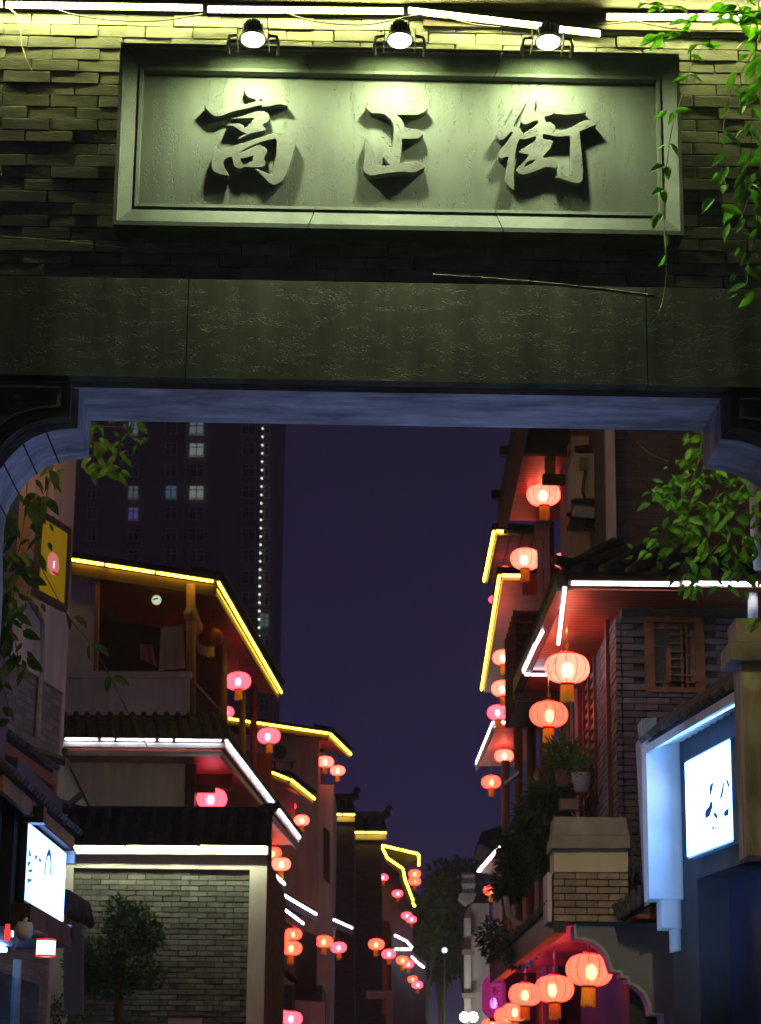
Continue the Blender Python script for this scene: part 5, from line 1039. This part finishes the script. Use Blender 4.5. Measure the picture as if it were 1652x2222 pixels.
brush([(.045, [(.02, .32), (.4, .26)]), (.05, [(.22, .05), (.23, .98)]), (.04, [(.22, .36), (.12, .55), (.0, .68)]), (.035, [(.25, .42), (.37, .54)]), (.04, [(.45, .3), (.68, .25), (.9, .21)]), (.04, [(.42, .5), (.68, .45), (.96, .40)]), (.05, [(.6, .05), (.66, .4), (.78, .75), (.98, .92)]), (.045, [(.88, .55), (.68, .8), (.42, .96)]), (.035, [(.76, .06), (.86, .14)])], .01, -.075, .135, 'character')
# ------------------------------------------------------------------ leaves, vines, plants
def leaf_mat(name, col, rnd=.35):
    m = mat(name, col, .45, .2, 30, rnd=rnd, spec=.4); t = m.node_tree; N = t.nodes; b = N['Principled BSDF']
    b.inputs['Subsurface Weight'].default_value = 0.0
    tr = N.new('ShaderNodeBsdfTranslucent'); tr.inputs[0].default_value = (col[0]*1.5, col[1]*1.5, col[2]*.6, 1); mx = N.new('ShaderNodeMixShader'); mx.inputs[0].default_value = .38
    o = N['Material Output']; t.links.new(b.outputs[0], mx.inputs[1]); t.links.new(tr.outputs[0], mx.inputs[2]); t.links.new(mx.outputs[0], o.inputs[0])
    oi = N.new('ShaderNodeObjectInfo'); rm = N.new('ShaderNodeValToRGB'); e_ = rm.color_ramp.elements; e_[0].position = 0; e_[0].color = (.7, .85, .6, 1); e_[1].position = 1; e_[1].color = (1.9, 1.2, .8, 1); k_ = e_.new(.8); k_.color = (1.1, 1.1, 1.0, 1)
    hs = [n_ for n_ in N if n_.bl_idname == 'ShaderNodeMix' and n_.data_type == 'RGBA'][0]; m4 = N.new('ShaderNodeMix'); m4.data_type = 'RGBA'; m4.blend_type = 'MULTIPLY'; m4.inputs[0].default_value = 1
    t.links.new(oi.outputs['Random'], rm.inputs[0]); t.links.new(hs.outputs[2], m4.inputs[6]); t.links.new(rm.outputs[0], m4.inputs[7]); t.links.new(m4.outputs[2], b.inputs['Base Color']); return m
leaf_g = leaf_mat('vine_leaf', (0.07, 0.24, 0.02)); leaf_d = leaf_mat('dark_leaf', (0.035, 0.10, 0.02)); stem_m = mat('vine_stem', (0.14, 0.10, 0.04), .8)
LF_ = {}
def leaf_mesh(m, v):
    if (m.name, v) not in LF_:
        q = MB(); n = 5; fold = .16+.08*v; wd = .17+.035*v
        for i in range(n+1):
            t_ = i/n; w_ = wd*math.sin(math.pi*min(1, t_**.8))*(1 if t_ < 1 else 0)+(.01 if 0 < t_ < 1 else 0); y_ = -.10*t_*t_*(1+v*.5)
            q.v += [V((-w_, t_, w_*fold*2+y_)), V((0, t_, y_)), V((w_, t_, w_*fold*2+y_))]
        for i in range(n):
            for k in (0, 1): q.f.append([3*i+k, 3*i+k+1, 3*i+k+4, 3*i+k+3])
        me = bpy.data.meshes.new('leaf'); me.from_pydata(q.v, [], q.f); me.materials.append(m); me.polygons.foreach_set('use_smooth', [True]*len(me.polygons)); LF_[(m.name, v)] = me
    return LF_[(m.name, v)]
def leaf(parent, p, d, size, m, nrm=V((0, -1, .3))):
    d = d.normalized(); nrm = (nrm+V((R.gauss(0, .5), R.gauss(0, .35), R.gauss(0, .5)))); x_ = d.cross(nrm).normalized(); z_ = x_.cross(d)
    M = Matrix((x_, d, z_)).transposed().to_4x4(); M.translation = p
    return inst('leaf', leaf_mesh(m, R.randrange(3)), M @ Matrix.Scale(size, 4), parent)
def smooth(q, k=4):
    out = []
    for i in range(len(q)-1):
        a, b, c_, d = q[max(i-1, 0)], q[i], q[i+1], q[min(i+2, len(q)-1)]
        for j in range(k):
            t_ = j/k; out.append(.5*((2*b)+(c_-a)*t_+(2*a-5*b+4*c_-d)*t_*t_+(3*b-a-3*c_+d)*t_**3))
    return out+[q[-1]]
def vine(label, runs, m=leaf_g, name='climbing_vine', sz=.085, r=.003):
    t = thing(name, label, 'vine', runs[0][0][0])
    st = MB()
    for pts, n, spread, hang in runs:
        q = smooth(pts); st.tube(q, r, 4)
        for k in range(n):
            u_ = (k+R.random())/n*(len(q)-1); i = min(int(u_), len(q)-2); p = q[i].lerp(q[i+1], u_-i)
            p = p+V((R.gauss(0, spread), R.gauss(0, spread*.6), R.gauss(0, spread)))
            leaf(t, p, V((R.choice((-1, 1))*R.uniform(.2, 1.0), R.uniform(-.4, .2), -hang*R.uniform(.3, 1.3))), sz*R.uniform(.55, 1.4), m)
    st.build('stem', stem_m, t); return t
def g3(pts, ly=WALL-.42): return [gw(1085+x*.3432, y*.3432, ly+R.uniform(-.05, .05)) for x, y in pts]
runner = g3([(1400, 140), (1270, 310), (1200, 440), (1170, 560), (1120, 700), (1080, 850), (1060, 1000), (1040, 1150), (1040, 1480), (1055, 1680), (1040, 1850), (1000, 1990), (950, 2050)])
tv = vine('green vine hanging over the right end of the name board and bricks', [(runner, 0, 0, 1),
   (g3([(1700, 60), (1500, 90), (1380, 100), (1200, 140), (1080, 190), (1000, 240)]), 20, .02, .5),
   (g3([(1680, 200), (1560, 400), (1480, 520), (1430, 700), (1410, 880), (1400, 1060), (1440, 1200)]), 14, .03, .8),
   (g3([(1640, -20), (1620, 300), (1600, 600), (1590, 900), (1580, 1100), (1560, 1300), (1500, 1370)]), 62, .045, .9),
   (g3([(1700, 0), (1660, 300), (1640, 700), (1650, 1100), (1620, 1450), (1580, 1600), (1560, 1750)]), 34, .04, 1.0),
   (g3([(1500, 20), (1560, 120), (1650, 160)]), 16, .03, .3), (g3([(880, 20), (1000, 30), (1150, 40)]), 8, .012, .4), (g3([(1680, 1500), (1652, 1800), (1600, 1830), (1490, 1880)]), 6, .02, .6)])
for x, y, dx, dy in ((1200, 345, .9, -.5), (1300, 285, 1, -.1), (1185, 490, -1, -.35), (1195, 470, 1, -.6), (1060, 700, -1, -.7), (1095, 705, -.3, -1), (1100, 705, 1, .1), (1060, 910, -1, -.6), (1075, 905, .6, -1), (1040, 1050, -1, -.4), (1045, 1045, .2, -1), (1042, 1200, -1, -.4), (1020, 1200, .2, -.8), (1030, 1355, -.8, -.8), (1000, 1360, -.4, -1), (1042, 1470, .1, -1), (1050, 1610, -.5, -1), (1260, 285, -1, -.7), (1270, 280, 1, -.4)):
    p = gw(1085+x*.3432, y*.3432, WALL-.42); leaf(tv, p, V((dx, -.2, dy)), .085, leaf_g)
Yv = 12.0
def pv(pts, Y): return [P(x, y, Y+R.uniform(-.1, .1)) for x, y in pts]
vine('dark leafy vine hanging behind the left gate jamb', [(pv([(115, 1010), (100, 1080), (90, 1160), (70, 1250), (50, 1330)], Yv), 26, .05, 1), (pv([(60, 1040), (50, 1150), (30, 1250), (25, 1340), (20, 1420)], Yv), 48, .05, 1), (pv([(30, 1100), (20, 1200), (10, 1300), (35, 1400), (40, 1460)], Yv), 42, .05, 1), (pv([(-10, 1250), (5, 1350), (0, 1450), (20, 1540)], Yv), 16, .05, 1),
   (pv([(60, 1170), (110, 1270), (150, 1340), (200, 1400), (240, 1470), (270, 1530), (320, 1620)], Yv), 0, 0, 1)], leaf_d, sz=.10)
tv = C.objects[[o.name for o in C.objects if o.name.startswith('climbing_vine')][-1]]
for x, y, dx, dy in ((145, 1330, .3, -1), (160, 1335, 1, -.8), (195, 1395, .0, -1), (205, 1398, 1, -.7), (238, 1465, -.1, -1), (245, 1468, 1, -.5), (100, 1030, .1, -1), (108, 1020, .8, -1), (98, 1090, -.1, -1), (104, 1085, .8, -1)): leaf(tv, P(x, y, Yv), V((dx, -.2, dy)), .11, leaf_d)
vine('leafy branch under the lintel at the upper left of the opening', [(pv([(170, 1000), (210, 985), (250, 960), (270, 1000)], 13.0), 26, .06, .6), (pv([(190, 930), (240, 925), (290, 930), (320, 935)], 13.0), 16, .04, .9), (pv([(200, 1010), (240, 1020), (260, 1030)], 13.0), 12, .04, .6), (pv([(195, 920), (205, 960), (225, 1000)], 12.7), 12, .05, .8)], leaf_g, 'leafy_branch', .074)
vine('bright green leafy branches behind the right gate jamb', [(pv([(1530, 930), (1520, 980), (1490, 1020), (1450, 1060), (1415, 1080)], 13.0), 70, .05, .6), (pv([(1525, 950), (1510, 1020), (1480, 1080), (1440, 1120)], 13.0), 60, .06, .6), (pv([(1560, 1060), (1520, 1130), (1470, 1160), (1400, 1185)], 13.0), 74, .05, .5),
   (pv([(1600, 1040), (1580, 1120), (1560, 1180), (1500, 1230), (1485, 1265)], 13.0), 84, .07, .8), (pv([(1640, 1080), (1640, 1150), (1620, 1220), (1580, 1250)], 13.2), 70, .07, .9), (pv([(1540, 1000), (1600, 1030), (1660, 1060)], 13.0), 24, .05, .7), (pv([(1660, 1300), (1650, 1330), (1640, 1360)], 13.0), 10, .04, .8)], leaf_g, 'leafy_branch', .074)
cable([(1360, 936), (1385, 965), (1420, 990), (1450, 1002)], 'bare vine stem hanging from the lintel at the right', .004, stem_m, 11.3, name='bare_stem')
# lamps on the rear face of the gate, the twins of the front bars
def rear_bar(x0, x1, z, label, lc):
    t = thing('led_bar', label, 'light bar', GM @ V((x0, 11.2, z)), group='led bars on the gate')
    GB().beam((x0, 11.2, z), (x1, 11.2, z), .02, .014).build('diode_row', emitter('led_rear', *lc), t); GB().beam((x0, 11.18, z+.02), (x1, 11.18, z+.02), .05, .014).build('housing', black_metal, t)
rear_bar(1.55, 2.9, 4.9, 'led bar on the rear right of the gate above the leafy branches', ((1.0, 0.86, 0.24), 220.0)); rear_bar(-2.6, -1.5, 4.9, 'led bar on the rear left of the gate above the dark vine', ((1.0, 0.48, 0.14), 260.0))
fl = thing('floodlight', 'rear floodlight on top of the gate aimed down the street', 'floodlight', GM @ V((1.3, 11.2, 4.85)), group='floodlights on the rear of the gate')
o_ = GM @ V((1.3, 11.25, 4.85)); d_ = V((1.85, 21.2, 3.4))-o_; Mf = Matrix.Translation(o_) @ d_.to_track_quat('-Z', 'Y').to_matrix().to_4x4()
for nm, pr_, m_ in (('housing', [(0, .12), (.05, .12), (.06, .02), (.065, -.01)], black_metal), ('lens', [(.055, -.004), (0, -.006)], lens_spot)):
    q = MB().lathe(pr_, 20); q.v = [Mf @ v for v in q.v]; q.build(nm, m_, fl, True)
GB().box((1.3, 11.12, 4.82), (.16, .2, .03)).build('bracket', black_metal, fl)
ld = bpy.data.lights.new('rear_lamp', 'SPOT'); ld.energy = 540; ld.color = (1.0, 0.82, 0.40); ld.spot_size = math.radians(13.5); ld.spot_blend = 0.5; ld.shadow_soft_size = 0.04
place(bpy.data.objects.new('lamp', ld), Mf @ Matrix.Translation((0, 0, -.02)), fl)
def tuft(bm, c_, n, rx, rz, ls, rnd, droop=0.0, blade=.25):
    for _ in range(n):
        u_ = V((rnd.gauss(0, 1), rnd.gauss(0, 1), rnd.gauss(0, 1))); u_ = u_.normalized()*(rnd.random()**.4)
        p = c_+V((u_.x*rx, u_.y*rx, u_.z*rz)); d = (u_+V((rnd.gauss(0, .5), rnd.gauss(0, .5), rnd.gauss(0, .5)-droop))).normalized(); s_ = d.cross(V((rnd.gauss(0, 1), rnd.gauss(0, 1), rnd.gauss(0, 1)))).normalized()*ls*blade; L_ = ls*rnd.uniform(.6, 1.3)
        b0 = len(bm.v); bm.v += [p, p+d*L_*.5+s_, p+d*L_, p+d*L_*.5-s_]; bm.f.append([b0, b0+1, b0+2, b0+3])
def raw(bm, name, m, parent):
    me = bpy.data.meshes.new(name); me.from_pydata(bm.v, [], bm.f); me.materials.append(m); return inst(name, me, Matrix(), parent)
rnd = random.Random(3)
# clipped tree before the brick annex
t = thing('clipped_tree', 'dark round-clipped small tree in front of the brick annex', 'tree', V((P(265, 2300, 27.2).x, 27.2, 0)))
cr = MB()
for (x, y, w_, h_, n) in ((285, 2020, 62, 62, 1700), (260, 1985, 40, 40, 500), (325, 2035, 36, 40, 500), (215, 2085, 60, 50, 1300), (235, 2130, 66, 40, 1100), (315, 2115, 48, 32, 800), (170, 2100, 34, 60, 600), (120, 2200, 80, 40, 600)):
    tuft(cr, P(x, y, 27.2), n, w_*27.2/4900, h_*27.2/4900, .055, rnd)
raw(cr, 'crown', leaf_mat('clipped_leaf', (0.035, 0.10, 0.04), .1), t)
tb = V((P(262, 2200, 27.2).x, 27.2, 0)); MB().tube([tb, P(258, 2150, 27.2), P(265, 2080, 27.2), P(285, 2030, 27.2)], [.06, .05, .04, .03], 7).build('trunk', stem_m, t)
MB().tube([P(265, 2130, 27.2), P(230, 2105, 27.2)], .025, 6).build('limb', stem_m, t)
t = thing('pole', 'thin white pole behind the clipped tree', 'pole', P(262, 2230, 27.6)); MB().tube([V((P(260, 2300, 27.6).x, 27.6, 0)), P(263, 2075, 27.6)], .018, 8).build('shaft', plaster_white, t); MB().lathe([(.03, 0), (.03, .06)], 8, P(262, 2140, 27.6)).build('collar', grey_metal, t)
# small tiled shelter left of the annex
t = thing('tiled_shelter', 'little tiled shelter roof between the left sign and the annex', 'shelter', P(160, 2100, 24))
tile_roof(t, P(138, 1975, 22.6), P(192, 2003, 25.4), P(180, 1968, 25.6), P(138, 1935, 22.8), .2, .2); front('fascia', [(140, 1978), (186, 2003), (186, 2018), (140, 2000)], 25.6, mat('ochre_paint', (0.45, 0.36, 0.16), .8), t, .1); front('wall', [(138, 2000), (178, 2010), (178, 2200), (138, 2200)], 26, plaster_grey, t, .2)
# plants on the right balcony
def planter(label, x, y, Y, n, rx, rz, ls, m, pot=None, droop=0., blade=.12, name='potted_plant'):
    c_ = P(x, y, Y); t = thing(name, label, 'plant', c_-V((0, 0, rz)))
    b = MB(); tuft(b, c_, n, rx, rz, ls, rnd, droop, blade); raw(b, 'foliage', m, t)
    if pot: MB().lathe([(0, 0), (.07*pot[1], 0), (.10*pot[1], .17*pot[1]), (.11*pot[1], .18*pot[1]), (.09*pot[1], .18*pot[1]), (.085*pot[1], .15*pot[1]), (0, .15*pot[1])], 16, c_-V((0, 0, rz+.12*pot[1]))).build('pot', pot[0], t, True)
pl = leaf_mat('plant_leaf', (0.07, 0.16, 0.04), .1); gl = leaf_mat('grass_leaf', (0.06, 0.12, 0.05), .1)
planter('bushy green plant on the right balcony rail', 1222, 1640, 24.4, 900, .20, .22, .09, pl, (mat('clay', (0.4, 0.26, 0.14), .8), 1.0))
planter('loose plant beside the white pot on the right balcony', 1262, 1660, 24.0, 400, .16, .16, .08, pl, (plaster_white, 1.1))
planter('grassy plant spilling over the right balcony edge', 1195, 1730, 24.8, 900, .17, .16, .28, gl, (concrete, 1.2), .5, .035)
for i, (x, y, Y, rx, rz, n, lb) in enumerate(((1160, 1775, 26, .22, .28, 1500, 'upper mass of creeper trailing below the wooden wall'), (1125, 1850, 27, .26, .34, 1700, 'middle mass of creeper trailing along the wooden wall'), (1185, 1850, 25.5, .2, .34, 1200, 'creeper mass beside the cream balcony band'), (1105, 1920, 28.5, .25, .2, 900, 'lower creeper mass above the canopy roof'), (1125, 2060, 26.5, .22, .2, 600, 'creeper growing on the dark canopy edge'), (1070, 2040, 31, .2, .3, 700, 'sparse creeper hanging left of the canopy'))):
    planter(lb, x, y, Y, n, rx, rz, .10, leaf_mat('creeper_leaf%d' % i, (0.05, 0.12, 0.045), .1), None, .5, .12, 'creeper')
front('planter_box', [(1216, 1733), (1254, 1733), (1254, 1756), (1218, 1756)], 24.2, concrete, h7, .25)
# trees at the street end
def far_tree(label, x, ytop, ybot, Y, w_, n, col):
    base = V((P(x, 2300, Y).x, Y, 0)); zt_ = P(x, ytop, Y).z; t = thing('street_tree', label, 'tree', base, group='trees at the street end')
    MB().tube([base, base+V((.1, 0, zt_*.45)), base+V((-.1, 0, zt_*.8))], [.28, .2, .08], 7).build('trunk', stem_m, t)
    for s_ in (-1, 1): MB().tube([base+V((.1, 0, zt_*.4)), base+V((s_*w_*.4, 0, zt_*.7))], [.12, .04], 6).build('limb', stem_m, t)
    b = MB(); zb2 = P(x, ybot, Y).z
    for k in range(26):
        z_ = rnd.uniform(zb2, zt_-.8); f_ = math.sin(math.pi*min(1, max(.08, (zt_-z_)/(zt_-zb2)*.85+.1)))
        tuft(b, V((base.x+rnd.uniform(-1, 1)*w_*.75*f_, Y+rnd.uniform(-1, 1)*w_*.7*f_, z_)), n//26, w_*.36, w_*.28, .42, rnd)
    raw(b, 'crown', leaf_mat(label[:12].replace(' ', '_')+'leaf', col, .1), t)
far_tree('tall dim tree closing the street end', 955, 1838, 2120, 140, 2.2, 3600, (0.085, 0.125, 0.05))
far_tree('yellowish tree at the street end left of the tall one', 918, 1872, 2080, 125, 1.5, 2200, (0.11, 0.145, 0.04))
far_tree('dark tree at the street end beside the right houses', 1010, 1850, 2120, 150, 1.8, 2400, (0.08, 0.10, 0.06))
# lamps
t = thing('street_lamp', 'twin white street lamp glaring at the bottom of the street end', 'street lamp', V((P(1018, 2300, 79).x, 79, 0)))
for x in (1008, 1027):
    p = P(x, 2207, 79); MB().lathe([(0, .17), (.11, .12), (.16, 0), (.11, -.12), (0, -.17)], 14, p).build('globe', MT.get('street_globe') or emitter('street_globe', (1.0, 0.95, 0.80), 90.0), t, True)
pm = P(1018, 2216, 79); MB().tube([V((pm.x, 79, 0)), pm, pm+V((0, 0, .1))], .05, 8).build('pole', black_metal, t); MB().beam(P(1006, 2214, 79), P(1029, 2214, 79), .06, .06).build('arm', black_metal, t)
t = thing('street_lamp', 'street lamp low at the street end lighting the trees', 'street lamp', V((P(945, 2300, 112).x, 112, 0))); pm = P(945, 2245, 112)
MB().lathe([(0, .2), (.14, .14), (.2, 0), (.14, -.14), (0, -.2)], 14, pm).build('globe', emitter('tree_globe', (1.0, 0.93, 0.62), 800.0), t, True); MB().tube([V((pm.x, 112, 0)), pm-V((0, 0, .15))], .05, 8).build('pole', black_metal, t)
t = thing('blue_lamp', 'small bluish lamp glowing among the trees at the street end', 'lamp', P(965, 2062, 118)); MB().lathe([(0, .14), (.1, .1), (.15, 0), (.1, -.1), (0, -.14)], 12, P(965, 2062, 118)).build('globe', emitter('blue_globe', (0.5, 0.75, 1.0), 3.0), t, True)
pb = P(965, 2062, 118); MB().tube([V((pb.x, 118, 0)), pb-V((0, 0, .12))], .05, 6).build('pole', black_metal, t)
t = thing('globe_lamp', 'round white globe lamp inside the left balcony', 'lamp', P(340, 1302, 37)); p = P(340, 1302, 37)
MB().lathe([(0, .085), (.05, .07), (.082, .02), (.082, -.02), (.05, -.07), (0, -.085)], 20, p).build('globe', emitter('globe_glass', (0.75, 0.85, 0.6), .75), t, True); MB().tube([p+V((0, 0, .085)), p+V((0, 0, .5))], .006, 5).build('cord', cable_dark, t)
MB().box(p+V((-.01, -.085, .0)), (.085, .012, .022), Matrix.Rotation(-.25, 3, 'Y')).build('guard', dark_wood, t)
t = thing('box_lantern', 'glowing white drum lamp with red rims under the left sign', 'lamp', PX(100, 2057, X0+.15)); p = PX(100, 2057, X0+.15)
MB().lathe([(0, .06), (.066, .06), (.07, .05), (.07, -.05), (.066, -.06), (0, -.06)], 20, p).build('shade', emitter('drum_shade', (1.0, 0.75, 0.72), 2.2), t)
for z_ in (.058, -.058): MB().lathe([(.066, z_-.008), (.074, z_-.006), (.074, z_+.006), (.066, z_+.008)], 20, p).build('rim', emitter('drum_rim%d' % (z_ > 0), (1.0, 0.03, 0.05), .9), t)
MB().tube([p+V((0, 0, .06)), p+V((0, 0, .2))], .006, 5).build('cord', cable_dark, t)
p = PX(8, 2025, X0+.12); t = thing('star_lamp', 'red and white glowing star lamp at the left edge under the sign', 'lamp', p); q = MB(); pts = []
for k in range(10): a_ = math.pi*k/5+math.pi/2; r_ = .06 if k % 2 == 0 else .027; pts.append(p+V((.01, math.cos(a_)*r_, math.sin(a_)*r_)))
q.slab(pts, (.03, 0, 0)); q.build('star', emitter('star_red', (1.0, 0.05, 0.05), 1.2), t); MB().box(p+V((.05, .05, 0)), (.01, .04, .04)).build('glow_panel', emitter('star_white', (1, .9, .9), 2.0), t)
# laundry on the balcony
def cloth(name, label, pts, Y, m):
    q = MB(); c_ = [P(x, y, Y) for x, y in pts]; n = 10; vs_ = []
    for i in range(n+1):
        for j in range(7):
            u_, v_ = i/n, j/6; a = c_[0].lerp(c_[1], u_); b = c_[3].lerp(c_[2], u_); p_ = a.lerp(b, v_); p_ = p_+V((0, .03*math.sin(u_*14)*v_, 0)); vs_.append(p_)
    q.add(vs_, [(i*7+j, (i+1)*7+j, (i+1)*7+j+1, i*7+j+1) for i in range(n) for j in range(6)]); vs2 = [v+V((0, .012, 0)) for v in vs_]; q.add(vs2, [(i*7+j, i*7+j+1, (i+1)*7+j+1, (i+1)*7+j) for i in range(n) for j in range(6)])
    o = q.build(name, m, None, True); tag(o, label, 'laundry')
cloth('hanging_shirt', 'pale shirt hung to dry on the left balcony', [(350, 1362), (398, 1356), (402, 1450), (345, 1455)], 37.2, mat('shirt_cloth', (0.5, 0.45, 0.36), .9))
cloth('hanging_towel', 'pink towel hung to dry on the left balcony', [(303, 1398), (330, 1398), (340, 1446), (305, 1430)], 37.5, mat('pink_cloth', (0.5, 0.14, 0.22), .9))
# air conditioner high on the right
c_ = P(1272, 1032, 25.6); t = thing('air_conditioner', 'beige air conditioner on a bracket high on the right wall', 'air conditioner', c_)
acm = mat('beige_case', (0.74, 0.66, 0.46), .6); MB().box(c_+V((.0, .38, 0)), (.30, .76, .56)).build('case', acm, t)
for k in range(9): MB().box(c_+V((-.155, .06+k*.08, 0)), (.012, .02, .48)).build('grille_bar', plaster_white, t)
MB().box(c_+V((-.03, -.02, .14)), (.10, .04, .16)).build('valve_cover', concrete, t); MB().box(c_+V((.09, -.005, .2)), (.09, .012, .06)).build('rating_label', plaster_white, t)
for dx in (-.02, .0): MB().tube([c_+V((dx, -.03, .06)), c_+V((dx-.02, -.05, -.08)), c_+V((dx-.04, -.04, -.22)), c_+V((.02, -.06, -.40)), c_+V((.11, -.05, -.30)), c_+V((.10, -.03, -.1))], .008, 5).build('power_cable', cable_dark, t)
for y_ in (0.05, .68): MB().box(c_+V((.05, y_, -.31)), (.46, .04, .04)).build('bracket', black_metal, t)
MB().beam(c_+V((.27, .05, -.75)), c_+V((-.2, .05, -.5)), .035, .035).build('bracket', black_metal, t); MB().box(c_+V((.05, .2, -.56)), (.5, .5, .03)).build('shelf', black_metal, t); MB().box(c_+V((.27, .05, -.45)), (.04, .04, .75)).build('bracket', black_metal, t)
MB().box(c_+V((.0, .2, -.44)), (.28, .3, .13), Matrix.Rotation(.12, 3, 'Y')).build('plastic_tray', mat('plastic', (.5, .55, .62), .3), t)
MB().tube([P(1332, 925, 25.4), P(1330, 985, 25.4), P(1318, 1040, 25.4), P(1300, 1060, 25.5)], .045, 8).build('insulated_pipe', concrete, t, True)
front('orange_boards', [(1238, 925), (1290, 925), (1286, 972), (1240, 968)], 26.6, wood_orange, h8, .1)
slab('roof_lip', [P(1238, 968, 26.3), P(1312, 962, 25.5), P(1312, 978, 25.5), P(1238, 980, 26.3)], (0, .4, 0), wood_dark, h8)
MB().tube([P(1634, 1030, 20.3), P(1640, 1180, 20.3), P(1646, 1236, 20.3)], .045, 10).build('downpipe', plaster_white, h7, True); MB().tube([P(1634, 1285, 21), P(1634, 1350, 21)], .05, 10).build('downpipe', plaster_white, h7, True)
MB().tube([P(1098, 1945, 27), P(1104, 1985, 27), P(1122, 2003, 27), P(1150, 2008, 26.5)], .035, 8).build('bent_pipe', plaster_pale, h7, True)
slab('purple_cloth', [P(1348, 2130, 22.2), P(1378, 2120, 22.2), P(1408, 2175, 22.2), P(1365, 2195, 22.2)], (.05, .1, 0), mat('purple_cloth', (0.16, 0.12, 0.5), .9, .4, 12), h7)
# ------------------------------------------------------------------ night haze
hz = bpy.data.materials.new('night_haze'); hz.use_nodes = True; t_ = hz.node_tree; t_.nodes.clear()
o_ = t_.nodes.new('ShaderNodeOutputMaterial'); pv_ = t_.nodes.new('ShaderNodeVolumePrincipled')
pv_.inputs['Color'].default_value = (0.85, 0.85, 0.9, 1); pv_.inputs['Density'].default_value = 0.0011; pv_.inputs['Anisotropy'].default_value = 0.3
t_.links.new(pv_.outputs[0], o_.inputs['Volume'])
ho = MB().box((0, 190, 64), (400, 480, 132)).build('haze', hz); tag(ho, kind='stuff')
